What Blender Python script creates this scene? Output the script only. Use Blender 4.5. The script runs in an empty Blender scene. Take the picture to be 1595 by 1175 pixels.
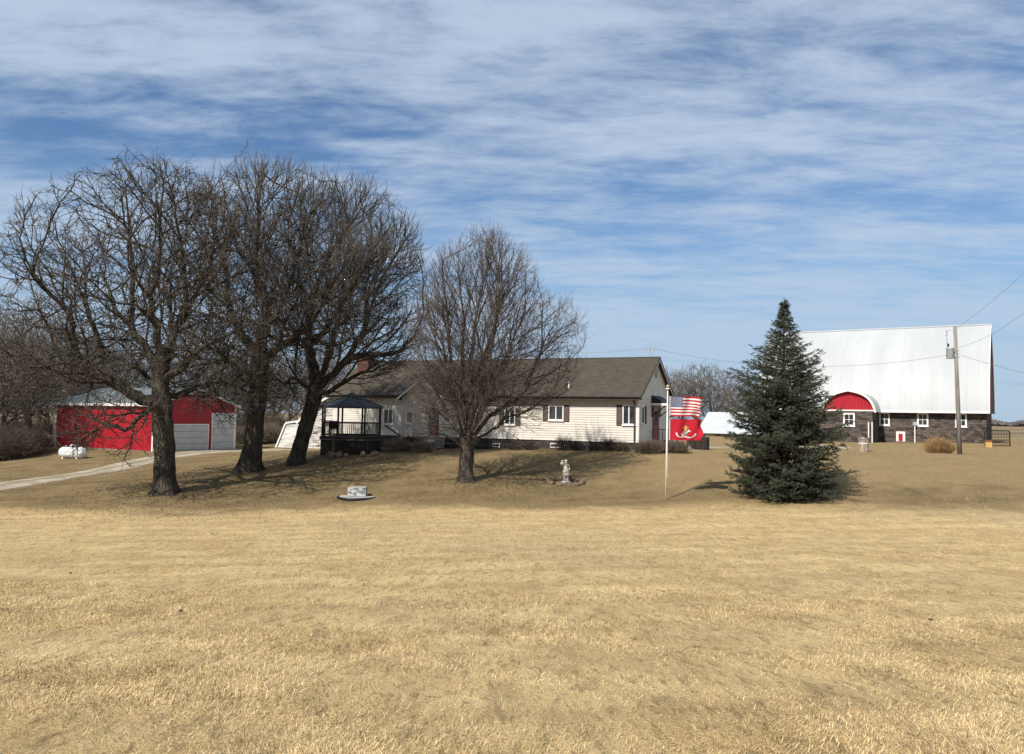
import bpy, bmesh, math, random
import numpy as np
from mathutils import Vector, Matrix, Euler
rad = math.radians
rng = np.random.default_rng(7)
random.seed(7)
scn = bpy.context.scene
C = scn.collection

# ------------------------------------------------------------------ camera
W, H, F = 1595.0, 1175.0, 1228.0
PITCH, ROLL = rad(2.84), rad(1.0)
cam_d = bpy.data.cameras.new('camera')
cam_d.sensor_width = 36.0
cam_d.lens = 36.0 * F / W
cam_d.clip_start = 0.1
cam_d.clip_end = 8000
cam = bpy.data.objects.new('camera', cam_d)
C.objects.link(cam)
RM = Matrix.Rotation(math.pi / 2 + PITCH, 3, 'X') @ Matrix.Rotation(ROLL, 3, 'Z')
cam.matrix_world = RM.to_4x4()          # the camera is the origin; the ground lies below it
scn.camera = cam

# ------------------------------------------------------------------ sun, sky, exposure
SUN_EL = rad(44)
SH = Vector((0.63, 0.777, 0)).normalized()          # the way shadows fall
sun_d = bpy.data.lights.new('sun', 'SUN')
sun_d.energy = 5.0
sun_d.angle = rad(0.53)
sun_d.color = (1.0, 0.94, 0.85)
sun = bpy.data.objects.new('sun', sun_d)
C.objects.link(sun)
ldir = Vector((SH.x * math.cos(SUN_EL), SH.y * math.cos(SUN_EL), -math.sin(SUN_EL)))
sun.rotation_euler = ldir.to_track_quat('-Z', 'Y').to_euler()
sun.location = (-30, -30, 40)

world = bpy.data.worlds.new('World')
scn.world = world
world.use_nodes = True
wn = world.node_tree
wn.nodes.clear()
def wnode(t, **kw):
    n = wn.nodes.new(t)
    for k, v in kw.items(): setattr(n, k, v)
    return n
sky = wnode('ShaderNodeTexSky', sky_type='NISHITA')
sky.sun_disc = False
sky.sun_elevation = SUN_EL
sky.sun_rotation = math.atan2(-SH.x, -SH.y)
sky.altitude = 2200
sky.air_density = 1.0
sky.dust_density = 0.15
sky.ozone_density = 1.6
def wmath(op, a, b=None, c=None):
    n = wnode('ShaderNodeMath', operation=op)
    for i, v in enumerate((a, b, c)):
        if v is None: continue
        if isinstance(v, (int, float)): n.inputs[i].default_value = v
        else: wn.links.new(v, n.inputs[i])
    return n.outputs[0]
wtc = wnode('ShaderNodeTexCoord')
wsep = wnode('ShaderNodeSeparateXYZ')
wn.links.new(wtc.outputs['Generated'], wsep.inputs[0])
zc = wmath('ADD', wmath('MAXIMUM', wsep.outputs['Z'], 0.0), 0.10)
cu = wmath('DIVIDE', wsep.outputs['X'], zc)
cv = wmath('DIVIDE', wsep.outputs['Y'], zc)
def wnoise(sx, sy, rot, scale, detail, rough, dist, off=(0, 0, 0)):
    cb = wnode('ShaderNodeCombineXYZ')
    wn.links.new(cu, cb.inputs[0]); wn.links.new(cv, cb.inputs[1])
    m = wnode('ShaderNodeMapping')
    m.inputs['Rotation'].default_value = (0, 0, rad(rot))
    m.inputs['Scale'].default_value = (sx, sy, 1)
    m.inputs['Location'].default_value = off
    wn.links.new(cb.outputs[0], m.inputs[0])
    n = wnode('ShaderNodeTexNoise')
    n.inputs['Scale'].default_value = scale
    n.inputs['Detail'].default_value = detail
    n.inputs['Roughness'].default_value = rough
    n.inputs['Distortion'].default_value = dist
    wn.links.new(m.outputs[0], n.inputs['Vector'])
    return n.outputs['Fac']
def wramp(x, lo, hi):
    n = wnode('ShaderNodeMapRange', interpolation_type='SMOOTHSTEP')
    n.inputs['From Min'].default_value = min(lo, hi)
    n.inputs['From Max'].default_value = max(lo, hi)
    n.inputs['To Min'].default_value = 0.0 if lo < hi else 1.0
    n.inputs['To Max'].default_value = 1.0 if lo < hi else 0.0
    wn.links.new(x, n.inputs['Value'])
    return n.outputs['Result']
veil = wnoise(0.5, 0.9, 10, 0.42, 4, 0.5, 0.3, (3.1, 0.9, 0))        # broad thin sheets
streak = wnoise(0.42, 1.25, 7, 1.5, 8, 0.58, 0.2, (0.7, 1.1, 0))    # long bands
wisp = wnoise(0.6, 1.3, 12, 5.0, 11, 0.66, 0.25, (5.1, 2.0, 0))       # ragged edges
s = wmath('ADD', wmath('MULTIPLY', veil, 0.80), wmath('MULTIPLY', streak, 0.75))
s = wmath('ADD', s, wmath('MULTIPLY', wisp, 0.58))
cloud = wramp(s, 0.785, 1.145)
far = wramp(wsep.outputs['Z'], 0.34, -0.02)                            # moist air low down, all round the horizon
cloud = wmath('MULTIPLY', cloud, wmath('MULTIPLY_ADD', far, -0.34, 0.90))
deep = wnode('ShaderNodeHueSaturation')
deep.inputs['Saturation'].default_value = 1.15
deep.inputs['Value'].default_value = 1.16
wn.links.new(sky.outputs[0], deep.inputs['Color'])
mixc = wnode('ShaderNodeMix', data_type='RGBA')
wn.links.new(cloud, mixc.inputs['Factor'])
hz = wnode('ShaderNodeMix', data_type='RGBA')
wn.links.new(wmath('MULTIPLY', far, 0.93), hz.inputs['Factor'])
wn.links.new(deep.outputs[0], hz.inputs['A'])
hz.inputs['B'].default_value = (2.6, 4.1, 5.65, 1)
wn.links.new(hz.outputs['Result'], mixc.inputs['A'])
mixc.inputs['B'].default_value = (4.9, 5.95, 7.4, 1)
bg = wnode('ShaderNodeBackground')
bg.inputs['Strength'].default_value = 0.085
wo = wnode('ShaderNodeOutputWorld')
wn.links.new(mixc.outputs['Result'], bg.inputs['Color'])
wn.links.new(bg.outputs[0], wo.inputs['Surface'])

vs = scn.view_settings
vs.view_transform = 'Standard'
vs.look = 'None'
vs.exposure = 0.32
vs.gamma = 1.0
vs.use_curve_mapping = False
scn.cycles.use_denoising = True
scn.cycles.max_bounces = 5
scn.cycles.diffuse_bounces = 3
scn.cycles.transparent_max_bounces = 4
scn.render.film_transparent = False

# ------------------------------------------------------------------ helpers
def ray(px, py):
    return RM @ Vector(((px - W / 2) / F, (H / 2 - py) / F, -1.0))
def P(px, py, D):
    d = ray(px, py)
    return d * (D / d.y)

class Frame:
    """A building's own axes: x along its front to the right, y inwards, turned by a degrees."""
    def __init__(self, o, a):
        self.o, self.a = o, rad(a)
        self.m = Matrix.Translation(o) @ Matrix.Rotation(-self.a, 4, 'Z')
        self.inv = self.m.inverted()
    def hit(self, px, py, axis, val):
        d = ray(px, py)
        p0 = self.inv @ Vector((0, 0, 0)); p1 = self.inv @ d
        i = 'xyz'.index(axis)
        t = (val - p0[i]) / (p1[i] - p0[i])
        return p0 + (p1 - p0) * t

def link(o, parent=None):
    C.objects.link(o)
    if parent is not None: o.parent = parent
    return o
def props(o, label=None, cat=None, group=None, kind=None):
    if label: o['label'] = label
    if cat: o['category'] = cat
    if group: o['group'] = group
    if kind: o['kind'] = kind
    return o
def empty(name, loc=(0, 0, 0), rz=0.0, label=None, cat=None, group=None):
    o = bpy.data.objects.new(name, None)
    o.empty_display_size = 0.2
    o.location = loc
    o.rotation_euler = (0, 0, rz)
    C.objects.link(o)
    return props(o, label, cat, group)
def fast_mesh(name, V, Fq, mat, parent=None, smooth=False, tint=None):
    """V: n x 3 array, Fq: list of index arrays (m x 3 or m x 4)."""
    V = np.ascontiguousarray(V, dtype=np.float32)
    me = bpy.data.meshes.new(name)
    me.vertices.add(len(V))
    me.vertices.foreach_set('co', V.ravel())
    loops, starts, tot = [], [], 0
    for f in Fq:
        f = np.asarray(f, dtype=np.int32)
        if len(f) == 0: continue
        loops.append(f.ravel())
        starts.append(tot + np.arange(len(f), dtype=np.int32) * f.shape[1])
        tot += f.size
    lp = np.concatenate(loops); st = np.concatenate(starts)
    me.loops.add(len(lp)); me.loops.foreach_set('vertex_index', lp)
    me.polygons.add(len(st)); me.polygons.foreach_set('loop_start', st)
    me.update(calc_edges=True)
    me.polygons.foreach_set('use_smooth', np.full(len(st), smooth, dtype=bool))
    if tint is not None:
        at = me.attributes.new('tint', 'FLOAT', 'POINT')
        at.data.foreach_set('value', np.ascontiguousarray(tint, dtype=np.float32))
    if mat is not None: me.materials.append(mat)
    o = bpy.data.objects.new(name, me)
    return link(o, parent)

class MB:
    """Collects shapes and links them as ONE mesh object."""
    def __init__(self): self.v, self.f, self.mi = [], [], []
    def add(self, vs, fs, mi=0):
        b = len(self.v)
        self.v += [tuple(p) for p in vs]
        self.f += [tuple(b + i for i in f) for f in fs]
        self.mi += [mi] * len(fs)
        return self
    def box(self, x0, x1, y0, y1, z0, z1, mi=0, T=None):
        vs = [(x, y, z) for z in (z0, z1) for y in (y0, y1) for x in (x0, x1)]
        if T: vs = [T(*p) for p in vs]
        return self.add(vs, [(0, 2, 3, 1), (4, 5, 7, 6), (0, 1, 5, 4), (2, 6, 7, 3), (0, 4, 6, 2), (1, 3, 7, 5)], mi)
    def prism(self, poly, T0, T1, mi=0):
        """poly: 2d points; T0/T1 map them to the two end faces."""
        n = len(poly)
        vs = [T0(*p) for p in poly] + [T1(*p) for p in poly]
        fs = [tuple(range(n))[::-1], tuple(range(n, 2 * n))]
        fs += [(i, (i + 1) % n, n + (i + 1) % n, n + i) for i in range(n)]
        return self.add(vs, fs, mi)
    def bar(self, a, b, w, h=None, mi=0):
        a, b = Vector(a), Vector(b); h = h or w
        d = (b - a).normalized()
        s = d.cross(Vector((0, 0, 1)))
        s = s.normalized() if s.length > 1e-4 else Vector((1, 0, 0))
        u = s.cross(d).normalized()
        vs = []
        for p in (a, b):
            for (i, j) in ((-1, -1), (1, -1), (1, 1), (-1, 1)):
                vs.append(p + s * (i * w / 2) + u * (j * h / 2))
        return self.add(vs, [(3, 2, 1, 0), (4, 5, 6, 7), (0, 1, 5, 4), (1, 2, 6, 5), (2, 3, 7, 6), (3, 0, 4, 7)], mi)
    def tube(self, pts, rs, n=8, mi=0, cap=True):
        pts = [Vector(p) for p in pts]
        if isinstance(rs, (int, float)): rs = [rs] * len(pts)
        d = (pts[1] - pts[0]).normalized()
        s = d.cross(Vector((0.31, 0.2, 1))).normalized()
        vs = []
        for i, p in enumerate(pts):
            if 0 < i < len(pts) - 1: d = (pts[i + 1] - pts[i - 1]).normalized()
            elif i: d = (pts[i] - pts[i - 1]).normalized()
            s = (s - d * s.dot(d)).normalized(); u = d.cross(s)
            for k in range(n):
                t = 2 * math.pi * k / n
                vs.append(p + (s * math.cos(t) + u * math.sin(t)) * rs[i])
        fs = []
        for i in range(len(pts) - 1):
            for k in range(n):
                k2 = (k + 1) % n
                fs.append((i * n + k, i * n + k2, i * n + n + k2, i * n + n + k))
        if cap:
            fs.append(tuple(range(n))[::-1])
            fs.append(tuple((len(pts) - 1) * n + k for k in range(n)))
        return self.add(vs, fs, mi)
    def lathe(self, prof, n=24, o=(0, 0, 0), mi=0):
        vs, fs = [], []
        for (r, z) in prof:
            for k in range(n):
                t = 2 * math.pi * k / n
                vs.append((o[0] + r * math.cos(t), o[1] + r * math.sin(t), o[2] + z))
        for i in range(len(prof) - 1):
            for k in range(n):
                k2 = (k + 1) % n
                fs.append((i * n + k, i * n + k2, i * n + n + k2, i * n + n + k))
        fs.append(tuple(range(n))[::-1]); fs.append(tuple((len(prof) - 1) * n + k for k in range(n)))
        return self.add(vs, fs, mi)
    def build(self, name, mat, parent=None, smooth=False, loc=None):
        me = bpy.data.meshes.new(name)
        me.from_pydata(self.v, [], self.f)
        for m in (mat if isinstance(mat, (list, tuple)) else [mat]): me.materials.append(m)
        me.polygons.foreach_set('material_index', self.mi)
        if smooth: me.polygons.foreach_set('use_smooth', [True] * len(self.f))
        me.update()
        bm = bmesh.new(); bm.from_mesh(me)
        bmesh.ops.recalc_face_normals(bm, faces=bm.faces)
        bm.to_mesh(me); bm.free()
        o = bpy.data.objects.new(name, me)
        if loc: o.location = loc
        return link(o, parent)

def copy_tree(o, parent=None):
    c = o.copy(); C.objects.link(c); c.parent = parent
    for ch in list(o.children): copy_tree(ch, c)
    return c

# ------------------------------------------------------------------ materials
class NT:
    def __init__(self, name):
        self.m = bpy.data.materials.new(name); self.m.use_nodes = True
        self.t = self.m.node_tree
        self.b = self.t.nodes['Principled BSDF']
        self.tc = self.t.nodes.new('ShaderNodeTexCoord')
    def n(self, ty, **kw):
        x = self.t.nodes.new(ty)
        for k, v in kw.items(): setattr(x, k, v)
        return x
    def l(self, a, b): self.t.links.new(a, b)
    def setv(self, sock, v):
        if hasattr(v, 'is_linked') or hasattr(v, 'links'): self.l(v, sock)
        elif isinstance(v, tuple) and len(v) == 3 and sock.type == 'RGBA': sock.default_value = (*v, 1)
        else: sock.default_value = v
    def math(self, op, a, b=None):
        x = self.n('ShaderNodeMath', operation=op)
        self.setv(x.inputs[0], a)
        if b is not None: self.setv(x.inputs[1], b)
        return x.outputs[0]
    def coords(self, scale=(1, 1, 1), rot=(0, 0, 0), src='Object'):
        m = self.n('ShaderNodeMapping')
        m.inputs['Scale'].default_value = scale
        m.inputs['Rotation'].default_value = rot
        self.l(self.tc.outputs[src], m.inputs[0])
        return m.outputs[0]
    def noise(self, scale, detail=4, rough=0.55, dist=0.0, vec=None):
        x = self.n('ShaderNodeTexNoise')
        x.inputs['Scale'].default_value = scale
        x.inputs['Detail'].default_value = detail
        x.inputs['Roughness'].default_value = rough
        x.inputs['Distortion'].default_value = dist
        self.l(vec if vec is not None else self.tc.outputs['Object'], x.inputs['Vector'])
        return x.outputs['Fac']
    def ramp(self, x, lo, hi, a=0.0, b=1.0):
        r = self.n('ShaderNodeMapRange', interpolation_type='SMOOTHSTEP')
        self.setv(r.inputs['Value'], x)
        r.inputs['From Min'].default_value = lo; r.inputs['From Max'].default_value = hi
        r.inputs['To Min'].default_value = a; r.inputs['To Max'].default_value = b
        return r.outputs['Result']
    def mix(self, f, a, b, mode='MIX'):
        x = self.n('ShaderNodeMix', data_type='RGBA', blend_type=mode)
        self.setv(x.inputs['Factor'], f); self.setv(x.inputs['A'], a); self.setv(x.inputs['B'], b)
        return x.outputs['Result']
    def attr(self, name):
        x = self.n('ShaderNodeAttribute'); x.attribute_name = name
        return x.outputs['Fac']
    def bump(self, h, strength=0.3, dist=0.02):
        x = self.n('ShaderNodeBump')
        x.inputs['Strength'].default_value = strength
        x.inputs['Distance'].default_value = dist
        self.l(h, x.inputs['Height']); self.l(x.outputs[0], self.b.inputs['Normal'])
    def out(self, col, rough=0.8, metal=0.0, spec=None):
        self.setv(self.b.inputs['Base Color'], col)
        self.setv(self.b.inputs['Roughness'], rough)
        self.b.inputs['Metallic'].default_value = metal
        if spec is not None: self.b.inputs['Specular IOR Level'].default_value = spec
        return self.m
def plain(name, c, var=0.18, scale=3.0, rough=0.7, metal=0.0, spec=0.3, stretch=(1, 1, 1), bump=0.0, c2=None):
    """A colour with weathering: broad stains and fine grain."""
    t = NT(name)
    v = t.coords(stretch)
    a = t.noise(scale, 6, 0.6, 0.3, v)
    g = t.noise(scale * 14, 3, 0.6, 0.0, v)
    dark = c2 or tuple(x * (1 - 2.2 * var) for x in c)
    lite = tuple(min(1, x * (1 + var * 0.6)) for x in c)
    col = t.mix(t.ramp(a, 0.36, 0.66), dark if c2 is None else c2, c)
    col = t.mix(t.ramp(g, 0.35, 0.8, 0, 0.5), col, lite)
    if bump: t.bump(g, bump, 0.01)
    return t.out(col, rough, metal, spec)
# ------------------------------------------------------------------ the lie of the land
CP = []
for x in (-26, -13, 0, 13, 26):                       # near lawn, falling away from the road
    for (y, z) in ((-2, -1.55), (3, -1.72), (8.5, -2.35), (14, -2.85), (20, -3.3), (27, -3.72)):
        CP.append((x, y, z - max(0, -x) * 0.012 * min(1, y / 20) + max(0, x) * 0.010 * min(1, y / 20)))
for (px, py, D) in ((0, 795, 34), (260, 795, 34), (520, 796, 34), (797, 794, 34), (1100, 792, 34), (1400, 792, 33.5), (1595, 795, 33),
        (257, 767, 37), (390, 733, 44.5), (462, 725, 47), (727, 748, 40), (881, 757, 40.2), (557, 773, 37.3), (1037, 778, 36.6),
        (1220, 776, 36), (1494, 707, 50), (1400, 742, 41), (1595, 742, 41),
        (0, 759, 40), (60, 749, 43), (130, 737, 48.5), (238, 704, 62), (87, 698, 67), (368, 701, 68.4), (113, 714, 57), (0, 716, 62),
        (500, 709, 48.8), (600, 703, 50), (700, 699, 53), (860, 701, 49.6), (1000, 704, 46.8), (1090, 703, 48), (1180, 700, 58),
        (1345, 704, 61), (1463, 708, 55), (1537, 691, 72), (1320, 688, 78), (1595, 700, 62), (430, 698, 71), (560, 699, 66)):
    p = P(px, py, D); CP.append((p.x, p.y, p.z))
for (x, y, z) in ((-90, 40, -4.4), (-90, 90, -3.6), (-45, 110, -3.4), (0, 110, -2.2), (45, 110, -1.75), (90, 110, -1.8), (95, 50, -2.2),
                  (-60, 0, -3.0), (60, 0, -1.9), (-45, 20, -4.0), (45, 20, -3.2), (0, 75, -2.0), (25, 70, -1.8)):
    CP.append((x, y, z))
CP = np.array(CP)
def tps_u(r2): return r2 * np.log(r2 + 1e-9)
_n = len(CP)
_K = tps_u(((CP[:, None, :2] - CP[None, :, :2]) ** 2).sum(-1)) + np.eye(_n) * 6.0
_A = np.zeros((_n + 3, _n + 3)); _A[:_n, :_n] = _K
_A[:_n, _n] = 1; _A[:_n, _n + 1:] = CP[:, :2]; _A[_n, :_n] = 1; _A[_n + 1:, :_n] = CP[:, :2].T
_w = np.linalg.solve(_A, np.concatenate([CP[:, 2], np.zeros(3)]))
def GA(xy):
    xy = np.asarray(xy, dtype=float).reshape(-1, 2)
    out = np.empty(len(xy))
    for s in range(0, len(xy), 20000):
        q = xy[s:s + 20000]
        out[s:s + 20000] = tps_u(((q[:, None] - CP[None, :, :2]) ** 2).sum(-1)) @ _w[:_n] + _w[_n] + q @ _w[_n + 1:]
    d = np.maximum(np.abs(xy[:, 0]) / 100.0, np.maximum(xy[:, 1] / 115.0, -xy[:, 1] / 15.0))
    k = np.clip((d - 0.85) / 0.6, 0, 1); k = k * k * (3 - 2 * k)
    far = np.where(xy[:, 1] < 10, -2.2, -1.9 - np.clip(-xy[:, 0] / 120, 0, 1) * 1.6)
    return out * (1 - k) + far * k
def G(x, y): return float(GA([(x, y)])[0])
def on_ground(px, py, D):
    p = P(px, py, D); return Vector((p.x, p.y, G(p.x, p.y)))

# ------------------------------------------------------------------ grass and ground materials
def lawn_colour(t, grain=True, tint=None):
    """Dormant lawn: straw in the open, browner and greener nearer the house, with worn and grey patches."""
    sep = t.n('ShaderNodeSeparateXYZ'); t.l(t.tc.outputs['Object'], sep.inputs[0])
    flat = t.coords((1, 1, 0.0))
    n_big = t.noise(0.07, 4, 0.55, 0.4, flat)
    n_mid = t.noise(0.45, 5, 0.6, 0.6, flat)
    mow = t.coords((0.5, 0.9, 0.0), (0, 0, rad(-14)))
    n_row = t.noise(0.8, 4, 0.55, 0.3, mow)
    n_fin = t.noise(8.0, 5, 0.68, 0.3, t.coords((1.3, 0.38, 0.0)))
    straw = t.mix(t.ramp(n_mid, 0.3, 0.7), (0.50, 0.36, 0.18), (0.635, 0.475, 0.245))
    straw = t.mix(t.ramp(n_row, 0.42, 0.72, 0, 0.5), straw, (0.47, 0.33, 0.15))
    grey = t.ramp(n_big, 0.48, 0.64, 0, 0.7)
    straw = t.mix(grey, straw, (0.44, 0.335, 0.19))
    lawn = t.mix(t.ramp(n_mid, 0.3, 0.7), (0.135, 0.097, 0.049), (0.235, 0.17, 0.087))
    lawn = t.mix(t.ramp(n_row, 0.45, 0.75, 0, 0.55), lawn, (0.135, 0.107, 0.053))
    edge = t.math('ADD', sep.outputs['Y'], t.math('MULTIPLY', t.math('SUBTRACT', n_mid, 0.5), 7.0))
    edge = t.math('ADD', edge, t.math('MULTIPLY', t.math('SUBTRACT', n_big, 0.5), 11.0))
    col = t.mix(t.ramp(edge, 32.0, 36.0), straw, lawn)
    tan = t.math('MULTIPLY', t.ramp(sep.outputs['X'], 3.0, 10.0), t.ramp(edge, 37.5, 41.0))
    col = t.mix(t.math('MULTIPLY', tan, 0.62), col, (0.31, 0.224, 0.114))
    n_tuft = t.noise(2.3, 6, 0.70, 0.4, t.coords((1.2, 0.42, 0.0)))
    col = t.mix(t.ramp(n_tuft, 0.36, 0.54, 0.42, 0.0), col, (0.25, 0.18, 0.095))
    col = t.mix(t.math('MULTIPLY', t.ramp(n_tuft, 0.56, 0.74, 0.0, 0.40), t.ramp(edge, 32.0, 36.0, 1.0, 0.35)), col, (0.66, 0.50, 0.27))
    rows = t.n('ShaderNodeTexWave', wave_type='BANDS', bands_direction='Y', wave_profile='SIN')
    rows.inputs['Scale'].default_value = 0.16; rows.inputs['Distortion'].default_value = 2.2; rows.inputs['Detail'].default_value = 2.0; rows.inputs['Detail Scale'].default_value = 0.6
    t.l(t.coords((1, 1, 0.0), (0, 0, rad(-14))), rows.inputs['Vector'])
    col = t.mix(t.ramp(rows.outputs['Fac'], 0.55, 1.0, 0.0, 0.20), col, (0.30, 0.215, 0.105))
    # darker thatch in small tufts
    col = t.mix(t.ramp(n_fin, 0.50, 0.68, 0, 0.62), col, (0.17, 0.125, 0.065))
    return col, sep, n_fin
t = NT('lawn_ground')
col, sep, n_fin = lawn_colour(t)
field = t.mix(t.ramp(t.noise(0.02, 5, 0.6), 0.35, 0.65), (0.16, 0.12, 0.075), (0.25, 0.19, 0.115))
col = t.mix(t.ramp(sep.outputs['Y'], 104, 112), col, field)
h1 = t.noise(26.0, 5, 0.7, 0.6, t.coords((1, 1, 0.0)))
hb = t.math('ADD', t.math('MULTIPLY', n_fin, 1.4), h1)
t.bump(hb, 0.8, 0.06)
M_GROUND = t.out(col, 1.0, 0.0, 0.05)
t = NT('grass_blades')
col, sep, n_fin = lawn_colour(t)
tint = t.attr('tint')
col = t.mix(t.ramp(tint, 0.0, 0.5, 0.8, 0.0), col, (0.20, 0.142, 0.068))
col = t.mix(t.ramp(tint, 0.5, 1.0, 0.0, 0.62), col, (0.72, 0.585, 0.37))
M_BLADE = t.out(col, 0.85, 0.0, 0.12)
t = NT('gravel')
n1 = t.noise(0.9, 5, 0.6, 0.5); n2 = t.noise(24, 4, 0.7)
col = t.mix(t.ramp(n1, 0.35, 0.68), (0.27, 0.228, 0.17), (0.41, 0.355, 0.275))
col = t.mix(t.ramp(n2, 0.4, 0.75, 0, 0.6), col, (0.20, 0.165, 0.12))
uvx = t.n('ShaderNodeSeparateXYZ'); t.l(t.tc.outputs['UV'], uvx.inputs[0])
crown = t.math('ABSOLUTE', t.math('SUBTRACT', uvx.outputs['X'], 0.5))
crown = t.math('ADD', crown, t.math('MULTIPLY', t.math('SUBTRACT', n1, 0.5), 0.25))
col = t.mix(t.ramp(crown, 0.06, 0.16, 0.75, 0.0), col, (0.20, 0.16, 0.085))
t.bump(n2, 0.6, 0.03)
M_GRAVEL = t.out(col, 0.95, 0.0, 0.1)

# ground: one sheet, fine near the house, out to the horizon
def axis(fine0, fine1, step, lo, hi):
    a = list(np.arange(fine0, fine1 + 1e-6, step))
    s = step
    while a[-1] < hi: s *= 1.35; a.append(a[-1] + s)
    s = step
    while a[0] > lo: s *= 1.35; a.insert(0, a[0] - s)
    return np.array(a)
gx, gy = axis(-48, 54, 0.6, -3200, 3200), axis(1, 86, 0.6, -250, 3600)
XX, YY = np.meshgrid(gx, gy)
xy = np.stack([XX.ravel(), YY.ravel()], 1)
zz = GA(xy)
ru = np.sin(xy[:, 0] * 1.3 + np.sin(xy[:, 1] * 0.9) * 1.7) * np.cos(xy[:, 1] * 1.7 + 1.2 * np.sin(xy[:, 0] * 0.6)) * 0.018
zz = zz + ru * (np.abs(xy[:, 0]) < 60) * (xy[:, 1] < 90)
nx, ny = len(gx), len(gy)
i0 = (np.arange(ny - 1)[:, None] * nx + np.arange(nx - 1)[None]).ravel()
gq = np.stack([i0, i0 + 1, i0 + nx + 1, i0 + nx], 1)
ground = fast_mesh('ground', np.column_stack([xy, zz]), [gq], M_GROUND, smooth=True)
props(ground, 'dormant straw coloured lawn falling from the road and rising to the house', 'ground', kind='structure')

def strip(name, pts, widths, mat, lift, label, n=70):
    """A track laid along the ground."""
    pts = np.array([(p[0], p[1]) for p in pts]); wd = np.array(widths, float)
    tt = np.linspace(0, len(pts) - 1, n)
    k = np.arange(len(pts))
    cx = np.interp(tt, k, pts[:, 0]); cy = np.interp(tt, k, pts[:, 1]); ww = np.interp(tt, k, wd)
    for _ in range(6):
        cx[1:-1] = (cx[:-2] + cx[1:-1] * 2 + cx[2:]) / 4; cy[1:-1] = (cy[:-2] + cy[1:-1] * 2 + cy[2:]) / 4
    dx, dy = np.gradient(cx), np.gradient(cy); L = np.hypot(dx, dy)
    m = 9
    V, UV = [], []
    for i in range(n):
        for j in range(m):
            s = j / (m - 1)
            o = (s - 0.5) * ww[i] * (1 + 0.05 * math.sin(i * 1.7 + j))
            V.append((cx[i] - dy[i] / L[i] * o, cy[i] + dx[i] / L[i] * o)); UV.append((s, i / n * 20))
    V = np.array(V); z = GA(V) + lift
    edge = (np.arange(len(V)) % m == 0) | (np.arange(len(V)) % m == m - 1)
    z[edge] -= lift * 1.6
    q = (np.arange(n - 1)[:, None] * m + np.arange(m - 1)[None]).ravel()
    o = fast_mesh(name, np.column_stack([V, z]), [np.stack([q, q + 1, q + m + 1, q + m], 1)], mat, smooth=True)
    uv = o.data.uv_layers.new(name='UVMap')
    li = np.empty(len(o.data.loops), np.int32); o.data.loops.foreach_get('vertex_index', li)
    uv.data.foreach_set('uv', np.array(UV, np.float32)[li].ravel())
    return props(o, label, None, kind='structure')
g2 = lambda px, py, D: tuple(P(px, py, D))[:2]
strip('driveway', [g2(-260, 800, 33), g2(-100, 777, 37), g2(0, 761, 40.5), g2(130, 740, 47.5), g2(250, 719, 56.5), g2(340, 706.5, 64.5), g2(450, 700, 69), g2(560, 699, 70)],
      [3.2, 3.2, 3.1, 3.0, 3.0, 3.8, 3.2, 3.0], M_GRAVEL, 0.05, 'pale gravel driveway curving up to the red garage', 110)
strip('farm_track', [g2(1060, 699.5, 50.5), g2(1120, 697, 54), g2(1200, 695, 60), g2(1300, 694, 66)], [2.4, 3.0, 3.2, 3.4], M_GRAVEL, 0.05, 'pale gravel track between house and barn', 40)

# blades of grass over the near lawn: one mass
def blades(n, d0, d1, hmin, hmax, wmin, wmax, power, name):
    u = rng.random(n)
    D = (d0 ** (1 - power) + u * (d1 ** (1 - power) - d0 ** (1 - power))) ** (1 / (1 - power))
    X = (rng.random(n) * 2 - 1) * (D * 0.70 + 0.8)
    # tufts: pull blades together
    cl = rng.random(n) < 0.6
    ang0 = np.sin(X * 3.1 + D * 1.3) * 1.6 + np.cos(D * 2.3 - X * 1.9) * 1.5
    z = GA(np.stack([X, D], 1))
    ang = ang0 + rng.normal(0, 1.1, n)
    lean = np.clip(rng.normal(0.95, 0.33, n), 0.1, 1.45)
    hh = (hmin + (hmax - hmin) * rng.random(n) ** 1.6) * (0.92 + 0.12 * np.sin(X * 0.9) * np.cos(D * 0.7))
    w = wmin + (wmax - wmin) * rng.random(n)
    w = w * (0.6 + D / 14.0); hh = hh * (1 + D / 60.0)
    dx, dy = np.cos(ang), np.sin(ang)
    sa = rng.random(n) * 6.283
    sx, sy = np.cos(sa) * w / 2, np.sin(sa) * w / 2
    b = np.stack([X, D, z - 0.008], 1)
    mid = b + np.stack([dx * np.sin(lean * 0.6) * hh * 0.5, dy * np.sin(lean * 0.6) * hh * 0.5, np.cos(lean * 0.6) * hh * 0.5], 1)
    tip = mid + np.stack([dx * np.sin(lean * 1.25) * hh * 0.6, dy * np.sin(lean * 1.25) * hh * 0.6, np.cos(lean * 1.25) * hh * 0.5], 1)
    sv = np.stack([sx, sy, np.zeros(n)], 1)
    V = np.stack([b - sv, b + sv, mid + sv * 0.8, mid - sv * 0.8, tip], 1).reshape(-1, 3)
    i = np.arange(n) * 5
    patch = 0.5 + 0.5 * np.sin(X * 1.7 + np.sin(D * 1.1) * 2) * np.sin(D * 1.9 + np.cos(X * 1.3))
    tint = np.clip(rng.beta(1.4, 1.4, n) * 0.92 + patch * 0.08, 0, 1)
    nr = D < 13.0; j = i[~nr]; i = i[nr]                      # far blades are single slivers
    return fast_mesh(name, V, [np.stack([i, i + 1, i + 2, i + 3], 1), np.stack([i + 3, i + 2, i + 4], 1), np.stack([j, j + 1, j + 4], 1)], M_BLADE, smooth=True, tint=np.repeat(tint, 5))
bl = blades(285000, 3.0, 36.0, 0.022, 0.060, 0.0038, 0.0068, 1.10, 'lawn_grass')
props(bl, 'short dry straw coloured grass of the open lawn', 'grass', kind='stuff')
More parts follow.
